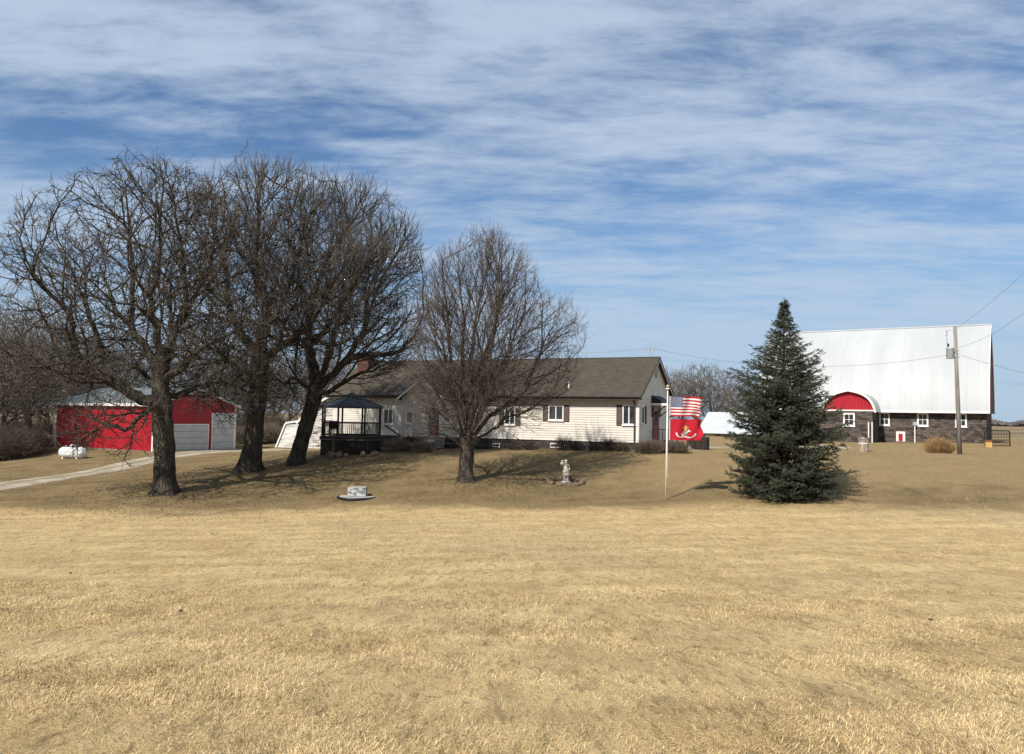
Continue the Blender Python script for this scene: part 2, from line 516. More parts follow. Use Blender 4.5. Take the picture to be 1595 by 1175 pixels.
bl = blades(45000, 33.0, 54.0, 0.03, 0.065, 0.004, 0.007, 1.2, 'yard_grass')
props(bl, 'short brown grass of the yard around the trees', 'grass', kind='stuff')
# ------------------------------------------------------------------ buildings: materials
M_SIDING = plain('cream_siding', (0.615, 0.58, 0.515), 0.05, 0.8, 0.6, 0, 0.3, bump=0.05)
M_WHITE = plain('white_trim', (0.78, 0.77, 0.74), 0.06, 2.0, 0.55)
M_DARKTRIM = plain('dark_brown_trim', (0.055, 0.045, 0.038), 0.2, 3.0, 0.6)
M_SHUTTER = plain('brown_shutter', (0.085, 0.058, 0.047), 0.15, 4.0, 0.6)
M_BLACK = plain('black_metal', (0.018, 0.018, 0.02), 0.2, 4.0, 0.5)
M_REDDOOR = plain('red_door_paint', (0.30, 0.025, 0.03), 0.15, 2.0, 0.45)
M_CONC = plain('grey_concrete', (0.20, 0.185, 0.165), 0.2, 2.0, 0.95, bump=0.3)
t = NT('window_glass')
M_GLASS = t.out(t.mix(t.ramp(t.noise(1.3, 3), 0.4, 0.6), (0.022, 0.025, 0.030), (0.050, 0.052, 0.056)), 0.10, 0.0, 0.35)
def shingle_mat(name, a, b, c):
    t = NT(name)
    br = t.n('ShaderNodeTexBrick')
    br.inputs['Scale'].default_value = 1.0
    br.inputs['Brick Width'].default_value = 0.32; br.inputs['Row Height'].default_value = 0.14
    br.inputs['Mortar Size'].default_value = 0.006; br.inputs['Bias'].default_value = -0.1
    br.inputs['Color1'].default_value = (*a, 1); br.inputs['Color2'].default_value = (*b, 1); br.inputs['Mortar'].default_value = (0.03, 0.027, 0.024, 1)
    t.l(t.tc.outputs['UV'], br.inputs['Vector'])
    n = t.noise(2.2, 5, 0.65); g = t.noise(60, 3, 0.7)
    col = t.mix(t.ramp(n, 0.35, 0.7, 0, 0.45), br.outputs['Color'], c)
    col = t.mix(t.ramp(g, 0.4, 0.8, 0, 0.4), col, tuple(x * 1.5 for x in a))
    t.bump(g, 0.4, 0.01)
    return t.out(col, 0.95, 0, 0.15)
M_SHINGLE = shingle_mat('brown_shingles', (0.092, 0.078, 0.060), (0.058, 0.050, 0.040), (0.052, 0.046, 0.037))
M_BRICK = plain('red_brick', (0.155, 0.068, 0.048), 0.3, 6.0, 0.9, bump=0.3)

def lap_wall(mb, u0f, u1f, z0, z1, T, course=0.15, proud=0.03):
    """Lapped boards: u0f/u1f give the wall's extent at a height; T maps (u, out, z)."""
    n = max(1, int(round((z1 - z0) / course))); h = (z1 - z0) / n
    for i in range(n):
        a, b = z0 + i * h, z0 + (i + 1) * h
        ua0, ua1, ub0, ub1 = u0f(a), u1f(a), u0f(b), u1f(b)
        vs = [T(ua0, proud, a), T(ua1, proud, a), T(ub1, 0.004, b), T(ub0, 0.004, b), T(ua0, 0.0, a), T(ua1, 0.0, a)]
        mb.add(vs, [(0, 1, 2, 3), (4, 5, 1, 0)])
def shingle_roof(name, corners, mat, parent, thick=0.09, rows=34, step=0.012, kind=None):
    """corners: eave left, eave right, ridge right, ridge left; courses stepped."""
    a, b, c, d = [Vector(p) for p in corners]
    nrm = (b - a).cross(d - a).normalized()
    V, Fc, UV = [], [], []
    L = (b - a).length; S = (d - a).length
    for i in range(rows):
        f0, f1 = i / rows, (i + 1) / rows
        p = [a + (d - a) * f0 + nrm * step, b + (c - b) * f0 + nrm * step, b + (c - b) * f1, a + (d - a) * f1,
             a + (d - a) * f0, b + (c - b) * f0]
        k = len(V); V += [tuple(q) for q in p]
        Fc += [(k, k + 1, k + 2, k + 3), (k + 4, k + 5, k + 1, k)]
        UV += [(0, f0 * S), (L, f0 * S), (L, f1 * S), (0, f1 * S), (0, f0 * S), (L, f0 * S)]
    k = len(V)
    for p in (a, b, c, d): V.append(tuple(p - nrm * thick)); UV.append((0, 0))
    for p in (a, b, c, d): V.append(tuple(p)); UV.append((0, 0))
    Fc += [(k + 3, k + 2, k + 1, k), (k, k + 1, k + 5, k + 4), (k + 1, k + 2, k + 6, k + 5), (k + 2, k + 3, k + 7, k + 6), (k + 3, k, k + 4, k + 7)]
    me = bpy.data.meshes.new(name); me.from_pydata(V, [], Fc); me.materials.append(mat)
    uv = me.uv_layers.new(name='UVMap')
    for l in me.loops: uv.data[l.index].uv = UV[l.vertex_index]
    o = bpy.data.objects.new(name, me); return link(o, parent)

def ring(mb, u0, u1, z0, z1, w, T, d0, d1, wb=None):
    wb = wb or w
    for (a, b, c, d) in ((u0, u1, z1 - w, z1), (u0, u1, z0, z0 + wb), (u0, u0 + w, z0 + wb, z1 - w), (u1 - w, u1, z0 + wb, z1 - w)):
        mb.box(a, b, d0, d1, c, d, T=T)
def window(parent, u0, u1, z0, z1, T, cols=2, rows=1, frame=0.07, mul=0.06, mat=None, name='window', sill=True):
    m = MB(); ring(m, u0, u1, z0, z1, frame, T, -0.02, 0.07)
    gw, gh = (u1 - u0 - 2 * frame), (z1 - z0 - 2 * frame)
    for i in range(1, cols):
        c = u0 + frame + gw * i / cols; m.box(c - mul / 2, c + mul / 2, 0.0, 0.06, z0 + frame, z1 - frame, T=T)
    for j in range(1, rows):
        c = z0 + frame + gh * j / rows; m.box(u0 + frame, u1 - frame, 0.002, 0.055, c - mul / 2, c + mul / 2, T=T)
    if sill: m.box(u0 - 0.05, u1 + 0.05, -0.01, 0.11, z0 - 0.06, z0 - 0.003, T=T)
    w = m.build(name, mat or M_WHITE, parent)
    for i in range(cols):
        for j in range(rows):
            a = u0 + frame + gw * i / cols + 0.004; b = u0 + frame + gw * (i + 1) / cols - 0.004
            c = z0 + frame + gh * j / rows + 0.004; d = z0 + frame + gh * (j + 1) / rows - 0.004
            MB().box(a, b, 0.028 + 0.002 * i, 0.036 + 0.002 * i, c, d, T=T).build('pane', M_GLASS, w)
    return w
def shutter(parent, u0, u1, z0, z1, T):
    m = MB(); ring(m, u0, u1, z0, z1, 0.05, T, 0.02, 0.06)
    n = 14
    for i in range(n):
        a = z0 + 0.05 + (z1 - z0 - 0.1) * i / n; b = z0 + 0.05 + (z1 - z0 - 0.1) * (i + 1) / n
        m.add([T(u0 + .05, .05, a), T(u1 - .05, .05, a), T(u1 - .05, .025, b), T(u0 + .05, .025, b), T(u0 + .05, .024, a), T(u1 - .05, .024, a)], [(0, 1, 2, 3), (4, 5, 1, 0)])
    return m.build('shutter', M_SHUTTER, parent)

# ------------------------------------------------------------------ the farmhouse
o = P(994, 700, 48.0)
HF = Frame(Vector((o.x, o.y, o.z)), 25)
house = empty('farmhouse', HF.o, -HF.a, 'long cream sided ranch farmhouse with brown shingle roof and dark shutters', 'house')
FT = lambda u, d, z: (u, -d, z)             # front wall
RT = lambda u, d, z: (d, u, z)              # right gable wall
z_sb = HF.hit(993, 690, 'y', 0).z           # bottom of the siding
z_ea = HF.hit(996, 617, 'y', -0.45).z       # edge of the roof
HW = 8.0
z_ri = HF.hit(1022, 556.5, 'y', HW / 2).z
HL = -HF.hit(571, 566, 'y', HW / 2).x       # length of the house
slope = (z_ri - z_ea) / (HW / 2 + 0.45)
z_wall = z_ea + 0.45 * slope - 0.12         # top of the wall under the roof
MB().box(-HL + .05, -0.05, 0.05, HW - .05, -0.9, z_sb + 0.02).build('foundation', plain('shadow_toned_foundation', (0.07, 0.062, 0.055), .25, 2, .95), house)  # dark base colour stands in for shadow and plants along the wall foot
# carcass (set inside the boards) and lapped siding
m = MB(); m.box(-HL + 0.01, -0.012, 0.012, HW - 0.012, z_sb, z_wall)
m.prism([(0.012, z_wall), (HW - 0.012, z_wall), (HW / 2, z_ri - 0.14)], lambda y, z: (-HL + .01, y, z), lambda y, z: (-0.012, y, z))
m.build('wall_core', M_SIDING, house)
m = MB()
lap_wall(m, lambda z: -HL, lambda z: 0.0, z_sb, z_wall, FT)
lap_wall(m, lambda z: 0.0, lambda z: HW, z_sb, z_wall, RT)
gy0 = lambda z: max(0.0, (z - z_wall) / slope); gy1 = lambda z: HW - gy0(z)
lap_wall(m, gy0, lambda z: max(gy0(z), gy1(z)), z_wall, z_ri - 0.16, RT)
sd = m.build('siding', M_SIDING, house); sd['kind'] = 'stuff'
m = MB()
for (u, T) in ((-0.10, FT), (0.0, RT)):
    m.box(u, u + 0.10, 0.0, 0.04, z_sb, z_wall - 0.03, T=T)
m.build('corner_trim', M_WHITE, house)
# roof
ov = 0.30
shingle_roof('roof', [(-HL - ov, -0.45, z_ea), (ov, -0.45, z_ea), (ov, HW / 2, z_ri), (-HL - ov, HW / 2, z_ri)], M_SHINGLE, house)
shingle_roof('roof', [(ov, HW + .45, z_ea), (-HL - ov, HW + .45, z_ea), (-HL - ov, HW / 2, z_ri), (ov, HW / 2, z_ri)], M_SHINGLE, house)
MB().prism([(-0.12, -0.07), (0.12, -0.07), (0, 0.03)], lambda y, z: (-HL - ov, HW / 2 + y, z_ri + z), lambda y, z: (ov, HW / 2 + y, z_ri + z)).build('ridge_cap', M_SHINGLE, house)
MB().box(-HL - ov, ov, -0.50, -0.42, z_ea - 0.24, z_ea - 0.03).build('fascia', M_DARKTRIM, house)
MB().tube([(-HL - ov, -0.56, z_ea - 0.05), (ov, -0.56, z_ea - 0.06)], 0.055, 8).build('gutter', M_DARKTRIM, house)
MB().box(-HL - ov, ov - .05, -0.42, 0.0, z_ea - 0.22, z_ea - 0.19).build('soffit', M_DARKTRIM, house)
for s in (0, 1):
    y0, y1 = (-0.45, HW / 2) if s == 0 else (HW + 0.45, HW / 2)
    m = MB(); m.prism([(y0, z_ea - 0.26), (y0, z_ea - 0.10), (y1, z_ri - 0.10), (y1, z_ri - 0.28)], lambda y, z: (ov - 0.06, y, z), lambda y, z: (ov - 0.01, y, z))
    m.build('rake_board', plain('rake_paint', (0.42, 0.40, 0.36), 0.1, 2.0, 0.6) if s == 0 else bpy.data.materials['rake_paint'], house)
m = MB(); m.tube([(-0.22, -0.50, z_ea - 0.15), (-0.22, -0.10, z_ea - 0.50), (-0.22, -0.09, 0.12), (-0.22, -0.4, 0.02)], 0.045, 8)
m.build('downspout', M_DARKTRIM, house)
# gable vent
gv = HF.hit(1021, 577, 'x', 0.0)
m = MB(); ring(m, HW / 2 - .25, HW / 2 + .25, z_ri - 1.35, z_ri - 0.75, 0.05, RT, 0.02, 0.05)
for i in range(6): m.box(HW / 2 - .2, HW / 2 + .2, 0.02, 0.04, z_ri - 1.30 + i * .09, z_ri - 1.24 + i * .09, T=RT)
m.build('gable_vent', plain('vent_grey', (0.30, 0.29, 0.27), 0.1), house)
def fx(px, py=650): return HF.hit(px, py, 'y', 0).x
def fz(px, py): return HF.hit(px, py, 'y', 0).z
# windows and shutters along the front
window(house, fx(854.5), fx(878), fz(866, 655), fz(866, 631.5), FT)
shutter(house, fx(846), fx(854), fz(866, 656.5), fz(866, 631), FT)
shutter(house, fx(879), fx(887), fz(866, 656.5), fz(866, 631), FT)
window(house, fx(786), fx(803), fz(795, 662), fz(795, 637), FT)
shutter(house, fx(778), fx(785.5), fz(795, 663), fz(795, 637), FT)
shutter(house, fx(803.5), fx(811), fz(795, 663), fz(795, 637), FT)
window(house, fx(970), fx(990), fz(979, 662), fz(979, 631.5), FT)
shutter(house, fx(960.5), fx(969.5), fz(965, 663), fz(965, 631), FT)
w0 = HF.hit(998, 647, 'x', 0).y; w1 = HF.hit(1002.5, 647, 'x', 0).y; wz0 = HF.hit(1000, 661, 'x', 0).z; wz1 = HF.hit(1000, 632, 'x', 0).z
window(house, w0, w1, wz0, wz1, RT, cols=1)
shutter(house, w1 + .02, w1 + .5, wz0, wz1, RT)
window(house, fx(858), fx(875.5), fz(866, 699) + .05, fz(866, 690) - 0.02, lambda u, d, z: (u, 0.03 - d, z), cols=1, name='basement_window', sill=False)
window(house, fx(768), fx(780), fz(770, 698) + .05, fz(770, 690) - 0.02, lambda u, d, z: (u, 0.03 - d, z), cols=1, name='basement_window', sill=False)
window(house, fx(598), fx(613), fz(605, 661), fz(605, 637), FT)
# red door in the gable wall, its hood and brackets, the step and rail
d0 = HF.hit(1016, 660, 'x', 0).y; d1 = HF.hit(1024.5, 660, 'x', 0).y
dz1 = HF.hit(1020, 632, 'x', 0).z; dz0 = z_sb + 0.02
d1 = max(d1, d0 + 0.95)
dr = MB().box(d0 + .09, d1 - .09, 0.02, 0.06, dz0, dz1 - .08, T=RT).build('door', M_REDDOOR, house)
m = MB(); ring(m, d0, d1, dz0 - .02, dz1, 0.08, RT, 0.015, 0.085, 0.03); m.build('door_frame', M_REDDOOR, dr)
MB().box(d0 + .28, d1 - .28, 0.058, 0.068, dz0 + 1.0, dz1 - .25, T=RT).build('pane', M_GLASS, dr)
MB().tube([RT(d0 + .16, 0.06, dz0 + 0.95), RT(d0 + .16, 0.12, dz0 + 0.95)], 0.03, 8).build('handle', M_BLACK, dr)
hp = 1.05
hz0, hz1 = dz1 + 0.05, dz1 + 0.65
m = MB(); m.prism([(0.03, hz1), (hp, hz0 + .06), (hp, hz0), (0.03, hz0)], lambda x, z: (x, d0 - .35, z), lambda x, z: (x, d1 + .5, z))
hd = m.build('door_hood', M_BLACK, house)
MB().box(hp + .003, hp + .04, d0 - .38, d1 + .53, hz0 - .05, hz0 + .08).build('hood_fascia', M_WHITE, hd)
MB().box(0.03, hp - .003, d0 - .39, d0 - .353, hz0 - .05, hz0 + .08).build('hood_fascia', M_WHITE, hd)
for y in (d0 - .25, d1 + .4):
    m = MB(); m.bar((0.03, y, hz0 - .75), (hp - .08, y, hz0 - .03), 0.06); m.bar((0.05, y, hz0 - .8), (0.05, y, hz0), 0.06); m.build('bracket', M_BLACK, hd)
m = MB(); m.box(0.02, 1.5, d0 - .5, d1 + .6, -0.3, dz0 - .08); m.box(1.5, 1.85, d0 - .4, d1 + .5, -0.3, dz0 - .28); m.build('step', M_CONC, house)
m = MB()
for x in (0.15, 0.8, 1.45):
    m.bar((x, d0 - .45, dz0 - .1), (x, d0 - .45, dz0 + .8), 0.035)
m.bar((0.15, d0 - .45, dz0 + .8), (1.45, d0 - .45, dz0 + .8), 0.04); m.bar((0.15, d0 - .45, dz0 + .1), (1.45, d0 - .45, dz0 + .1), 0.03)
for i in range(11): m.bar((0.22 + i * .12, d0 - .45, dz0 + .1), (0.22 + i * .12, d0 - .45, dz0 + .8), 0.018)
m.build('step_railing', M_BLACK, house)
# entry gable standing out from the front
EP = 1.3                                     # how far it stands out
ex0 = HF.hit(626, 640, 'y', -EP).x; ex1 = HF.hit(692, 640, 'y', -EP).x; exm = (ex0 + ex1) / 2
ez1 = HF.hit(624, 618, 'y', -EP).z; ezp = HF.hit(661, 590, 'y', -EP).z
esl = (ezp - ez1) / ((ex1 - ex0) / 2)
ET = lambda u, d, z: (u, -EP - d, z)
m = MB(); m.box(ex0 + .012, ex1 - .012, -EP + .012, 0.3, z_sb, ez1)
m.prism([(ex0 + .012, ez1), (ex1 - .012, ez1), (exm, ezp - .1)], lambda x, z: (x, -EP + .012, z), lambda x, z: (x, 0.9, z)); m.build('entry_core', M_SIDING, house)
m = MB(); lap_wall(m, lambda z: ex0, lambda z: ex1, z_sb, ez1, ET)
lap_wall(m, lambda z: ex0 + (z - ez1) / esl, lambda z: max(ex1 - (z - ez1) / esl, ex0 + (z - ez1) / esl), ez1, ezp - .08, ET)
lap_wall(m, lambda z: -EP, lambda z: 0.0, z_sb, ez1, lambda u, d, z: (ex1 + d, u, z))
eg = m.build('entry_siding', M_SIDING, house); eg['kind'] = 'stuff'
yb = lambda z: (z - z_ea) / slope - 0.45 + 0.05
for s in (-1, 1):
    xe = exm + s * ((ex1 - ex0) / 2 + .28); ze = ez1 - .28 * esl + .06; zp = ezp + .06
    cs = [(xe, -EP - .35, ze), (xe, yb(ze) + .2, ze), (exm, yb(zp) + .2, zp), (exm, -EP - .35, zp)]
    if s < 0: cs = [cs[1], cs[0], cs[3], cs[2]]
    shingle_roof('entry_roof', cs, M_SHINGLE, house, rows=14)
    m = MB(); m.prism([(xe, ze - .16), (xe, ze - .02), (exm, zp - .02), (exm, zp - .2)], lambda x, z: (x, -EP - .37, z), lambda x, z: (x, -EP - .33, z)); m.build('entry_rake', M_WHITE, house)
def ehit(px, py): q = HF.hit(px, py, 'y', -EP); return q.x, q.z
a, z1_ = ehit(666.5, 632.5); b, z0_ = ehit(686.5, 681)
dr = MB().box(a + .1, b - .1, 0.02, 0.05, z0_ + .05, z1_ - .1, T=ET).build('door', plain('storm_door_brown', (0.085, 0.045, 0.042), .2), house)
m = MB(); ring(m, a, b, z0_, z1_, 0.10, ET, 0.015, 0.085, 0.06); m.build('door_frame', M_WHITE, dr)
MB().box(a + .14, b - .14, 0.052, 0.062, z0_ + .62, z1_ - .2, T=ET).build('pane', M_GLASS, dr)
# a red bow on the lower door
m = MB()
for i in range(9):
    an = i / 9 * 2 * math.pi; x, z = (a + b) / 2, z0_ + .42
    m.bar(ET(x, .10, z), ET(x + .20 * math.cos(an), .12 + .02 * (i % 2), z + .26 * math.sin(an)), 0.09, 0.03)
bow = m.build('door_bow', plain('red_ribbon', (0.55, 0.03, 0.03), .15), None); bow.parent = None
bow.matrix_world = HF.m.copy(); props(bow, 'red ribbon bow hung on the white framed entry door', 'bow')
aw0, wzb = ehit(633, 660); aw1, wzt = ehit(645, 641)
window(house, aw0, aw1, wzb, wzt, ET, cols=1)
m = MB(); m.box(a - .3, b + .3, -EP - 1.2, -EP - .03, -0.3, z0_ - .05); m.box(a - .2, b + .2, -EP - 1.55, -EP - 1.2, -0.3, z0_ - .28); m.build('step', M_CONC, house)
# chimney with its courses of brick, roof vents
cx = HF.hit(570, 560, 'y', HW / 2 - .9).x; zt = HF.hit(570, 549, 'y', HW / 2 - .9).z
ch = MB().box(cx - .48, cx + .48, HW / 2 - 1.3, HW / 2 - .4, z_ri - 1.6, zt - .08).build('chimney', plain('mortar', (0.24, 0.2, 0.17), .15, 6), house)
m = MB(); k = 0; z = z_ri - 1.55; r5 = random.Random(3)
while z < zt - .14:
    o2 = 0.11 if k % 2 else 0.0
    x = cx - .49 + o2 - .11
    while x < cx + .45:
        x0, x1 = max(x, cx - .495), min(x + .205, cx + .495)
        if x1 - x0 > .04: m.box(x0, x1, HW / 2 - 1.325 - r5.random() * .008, HW / 2 - 1.295, z, z + .065)
        x += .22
    y = HW / 2 - 1.3 + o2
    while y < HW / 2 - .42:
        m.box(cx + .475, cx + .50 + r5.random() * .008, y, min(y + .205, HW / 2 - .41), z, z + .065); y += .22
    z += .078; k += 1
bb = m.build('brick', M_BRICK, ch); bb['kind'] = 'stuff'
MB().box(cx - .56, cx + .56, HW / 2 - 1.38, HW / 2 - .33, zt - .08, zt + .03).build('chimney_cap', M_CONC, ch)
q = HF.hit(886, 611, 'y', 0.35)
zr = z_ea + slope * (0.35 + .45)
m = MB(); m.lathe([(0.05, 0), (0.05, .38), (.075, .38), (.075, .46)], 10, (q.x, .35, zr - .05)); m.build('roof_vent', M_WHITE, house)
# service mast with insulators at the ridge end
mx = HF.hit(1012, 556, 'y', HW / 2).x
m = MB(); m.tube([(mx, HW / 2, z_ri - .1), (mx, HW / 2, z_ri + .62)], 0.035, 8)
m.bar((mx - .28, HW / 2, z_ri + .42), (mx + .30, HW / 2, z_ri + .50), 0.05)
for dx in (-.25, 0, .27): m.lathe([(0.03, 0), (.06, .02), (.06, .09), (.02, .13)], 8, (mx + dx, HW / 2, z_ri + .5 + dx * .13))
m.bar((mx + .1, HW / 2 - .1, z_ri + .05), (mx + .32, HW / 2, z_ri + .5), 0.03)
m.build('service_mast', plain('galvanised', (0.45, 0.46, 0.46), .15, 3, .5, .5), house)

# ------------------------------------------------------------------ the red garage
o = P(238, 703.5, 62.0)
GF = Frame(Vector((o.x, o.y, o.z)), 30)
gar = empty('garage', GF.o, -GF.a, 'red metal sided garage with two white overhead doors behind the nearest oak', 'garage')
t = NT('red_steel')
a_ = t.noise(0.6, 5, .6, .3, t.coords((1, 1, .25)))
M_REDST = t.out(t.mix(t.ramp(a_, .35, .7), (0.30, 0.011, 0.020), (0.40, 0.016, 0.028)), 0.42, 0.0, 0.4)
GL = -GF.hit(87, 660, 'y', 0).x; GW = GF.hit(367, 660, 'x', 0).y
ge = GF.hit(238, 629, 'y', 0).z; gr = GF.hit(313, 607, 'x', 0).z
def rib_wall(mb, u0, u1, z0, ztop, T, pitch=0.2286, rib=0.03):
    n = max(1, int((u1 - u0) / pitch)); p = (u1 - u0) / n
    for i in range(n):
        us = [u0 + i * p + f * p for f in (0, .62, .72, .90, 1.0)]; ds = [0, 0, rib, rib, 0]
        for k in range(4):
            a, b = us[k], us[k + 1]
            mb.add([T(a, ds[k], z0), T(b, ds[k + 1], z0), T(b, ds[k + 1], ztop(b)), T(a, ds[k], ztop(a))], [(0, 1, 2, 3)])
m = MB(); m.box(-GL + .03, -.03, .03, GW - .03, -0.6, ge - .02)
m.prism([(.03, ge - .02), (GW - .03, ge - .02), (GW / 2, gr - .06)], lambda y, z: (-GL + .03, y, z), lambda y, z: (-.03, y, z)); m.build('wall_core', M_REDST, gar)
ztop_g = lambda u: ge + (gr - ge) * (1 - abs(u - GW / 2) / (GW / 2)) - .02
m = MB(); rib_wall(m, -GL, 0, .02, lambda u: ge - .01, FT); rib_wall(m, 0, GW, .02, ztop_g, RT)
w = m.build('ribbed_cladding', M_REDST, gar); w['kind'] = 'stuff'
m = MB(); m.box(-GL - .02, .02, .0, .05, -.55, .02, T=FT); m.box(0, GW, 0, .05, -.55, .02, T=RT); m.build('base_trim', M_CONC, gar)
t = NT('galvanised_roof')
n_ = t.noise(.5, 5, .6, .2, t.coords((1, .3, 1)))
M_GALV = t.out(t.mix(t.ramp(n_, .35, .7), (0.17, 0.19, 0.19), (0.24, 0.26, 0.26)), 0.5, 0.25, 0.4)
rs_ = (gr - ge) / (GW / 2)
def rib_roof(name, cs, mat, parent, pitch=.3):
    a, b, c, d = [Vector(p) for p in cs]; nr = (b - a).cross(d - a).normalized()
    n = int((b - a).length / pitch); mb = MB()
    for i in range(n):
        for (f0, f1, h0, h1) in ((0, .75, 0, 0), (.75, .82, 0, .03), (.82, .93, .03, .03), (.93, 1, .03, 0)):
            s0, s1 = (i + f0) / n, (i + f1) / n
            mb.add([a.lerp(b, s0) + nr * h0, a.lerp(b, s1) + nr * h1, d.lerp(c, s1) + nr * h1, d.lerp(c, s0) + nr * h0], [(0, 1, 2, 3)])
    for p, q in ((a, b), (b, c), (c, d), (d, a)): mb.add([p, q, q - nr * .06, p - nr * .06], [(0, 1, 2, 3)])
    mb.add([a - nr * .06, d - nr * .06, c - nr * .06, b - nr * .06], [(0, 1, 2, 3)])
    return mb.build(name, mat, parent)
e_ = .25
rib_roof('roof', [(-GL - e_, -e_, ge - e_ * rs_ + .1), (e_, -e_, ge - e_ * rs_ + .1), (e_, GW / 2, gr + .1), (-GL - e_, GW / 2, gr + .1)], M_GALV, gar)
rib_roof('roof', [(e_, GW + e_, ge - e_ * rs_ + .1), (-GL - e_, GW + e_, ge - e_ * rs_ + .1), (-GL - e_, GW / 2, gr + .1), (e_, GW / 2, gr + .1)], M_GALV, gar)
m = MB(); m.box(-GL - e_, e_, -e_ - .08, -e_ - .01, ge - e_ * rs_ - .14, ge - e_ * rs_ + .09); m.build('eave_trim', M_WHITE, gar)
for s in (0, 1):
    y0 = -e_ if s == 0 else GW + e_
    m = MB(); m.prism([(y0, ge - e_ * rs_ - .12), (y0, ge - e_ * rs_ + .08), (GW / 2, gr + .09), (GW / 2, gr - .1)], lambda y, z: (e_ + .01, y, z), lambda y, z: (e_ + .06, y, z)); m.build('rake_trim', M_WHITE, gar)
for (u, T) in ((-GL - .02, FT), (-.12, FT), (0.0, RT), (GW - .14, RT)): MB().box(u, u + .14, .0, .06, .0, ge - .03, T=T).build('corner_trim', M_WHITE, gar)
m = MB(); m.tube([(-GL - .05, -.35, ge - .15), (-GL - .05, -.12, ge - .4), (-GL - .05, -.12, .25), (-GL - .2, -.4, .1)], .055, 8); m.build('downspout', M_WHITE, gar)
M_ODOOR = plain('white_door_panel', (0.50, 0.51, 0.50), .06, 1.5, .5)
for (pa, pb, pt, n) in ((260, 322.5, 662.5, 4), (329.5, 362.5, 645.5, 5)):
    y0 = GF.hit(pa, 690, 'x', 0).y; y1 = GF.hit(pb, 690, 'x', 0).y; zt_ = GF.hit((pa + pb) / 2, pt, 'x', 0).z
    m = MB(); ring(m, y0 - .1, y1 + .1, 0.0, zt_ + .1, .1, RT, .0, .075, .02); dr = m.build('overhead_door', M_WHITE, gar)
    for i in range(n):
        a, b = .03 + (zt_ - .03) * i / n, .03 + (zt_ - .03) * (i + 1) / n
        mm = MB().box(y0, y1, .02, .05, a + .012, b - .012, T=RT)
        k = max(2, int((y1 - y0) / .7)); wd = (y1 - y0) / k
        for j in range(k): mm.box(y0 + j * wd + .07, y0 + (j + 1) * wd - .07, .048, .058, a + .09, b - .09, T=RT)
        mm.build('panel', M_ODOOR, dr)
m = MB(); y = GF.hit(326, 690, 'x', 0).y; m.tube([RT(y, .1, .05), RT(y, .1, 2.2)], .05, 8); m.build('guard_post', M_REDST, gar)

# ------------------------------------------------------------------ the barn
o = P(1537, 690, 72.0)
BF = Frame(Vector((o.x, o.y, o.z)), 33.3)
barn = empty('barn', BF.o, -BF.a, 'big barn with white curved metal roof over dark block walls', 'barn')
BW, BL = 11.2, 20.5
be = BF.hit(1537, 642, 'y', -.5).z
br_ = BF.hit(1537, 506.5, 'y', BW / 2).z
t = NT('dark_block')
oi = t.attr('tint')
g_ = t.noise(9, 5, .65, .2); st = t.noise(.7, 5, .6, .5)
c_ = t.mix(t.ramp(oi, 0, 1), (0.050, 0.040, 0.036), (0.135, 0.108, 0.092))
c_ = t.mix(t.ramp(st, .5, .75, 0, .45), c_, (0.17, 0.15, 0.13))
c_ = t.mix(t.ramp(g_, .4, .75, 0, .5), c_, (0.045, 0.037, 0.033)); t.bump(g_, .6, .02)
M_BLOCK = t.out(c_, .95, 0, .15)
M_MORTAR = plain('block_mortar', (0.105, 0.092, 0.082), .25, 3, .95)
def block_wall(name, segs, parent, h=.2, w=.42, seed=1):
    """segs: (u0, u1, z0, z1, T, holes)"""
    r = random.Random(seed); V, Fq, tint = [], [], []
    for (u0, u1, z0, z1, T, holes) in segs:
        nz = int(round((z1 - z0) / h)); hh = (z1 - z0) / nz
        for j in range(nz):
            za, zb = z0 + j * hh + .007, z0 + (j + 1) * hh - .007
            u = u0 - (w / 2 if j % 2 else 0)
            while u < u1 - .02:
                a, b = max(u, u0) + .006, min(u + w, u1) - .006; u += w
                if b - a < .03 or any(a < q[1] and b > q[0] and za < q[3] and zb > q[2] for q in holes): continue
                d = .012 + r.random() * .014; k = len(V)
                V += [T(a, 0, za), T(b, 0, za), T(b, 0, zb), T(a, 0, zb), T(a + .006, d, za + .006), T(b - .006, d, za + .006), T(b - .006, d, zb - .006), T(a + .006, d, zb - .006)]
                Fq += [(k + 4, k + 5, k + 6, k + 7), (k, k + 1, k + 5, k + 4), (k + 1, k + 2, k + 6, k + 5), (k + 2, k + 3, k + 7, k + 6), (k + 3, k, k + 4, k + 7)]
                tint += [r.random()] * 8
    o = fast_mesh(name, np.array(V), [np.array(Fq)], M_BLOCK, parent, tint=np.array(tint)); o['kind'] = 'stuff'
    return o
BP = 3.8                                                # the bay stands out by this much
yx1 = BF.hit(1359, 680, 'y', -BP).x; yxm = BF.hit(1322, 680, 'y', -BP).x; yx0 = 2 * yxm - yx1
bz1 = BF.hit(1340, 641, 'y', -BP).z; bzp = BF.hit(1322, 607.5, 'y', -BP).z
BT = lambda u, d, z: (u, -BP - d, z)
wz = [BF.hit(1437, 665, 'y', 0).z, BF.hit(1437, 643.5, 'y', 0).z]
bwin = [(BF.hit(a, 655, 'y', 0).x, BF.hit(b, 655, 'y', 0).x) for (a, b) in ((1369.5, 1386), (1428.5, 1446), (1488, 1506))]
hx0, hx1 = BF.hit(1396, 680, 'y', 0).x, BF.hit(1410, 680, 'y', 0).x; hz_ = BF.hit(1403, 672.5, 'y', 0).z
yw = (BF.hit(1313.5, 655, 'y', -BP).x, BF.hit(1331.5, 655, 'y', -BP).x, BF.hit(1322, 665, 'y', -BP).z, BF.hit(1322, 643.5, 'y', -BP).z)
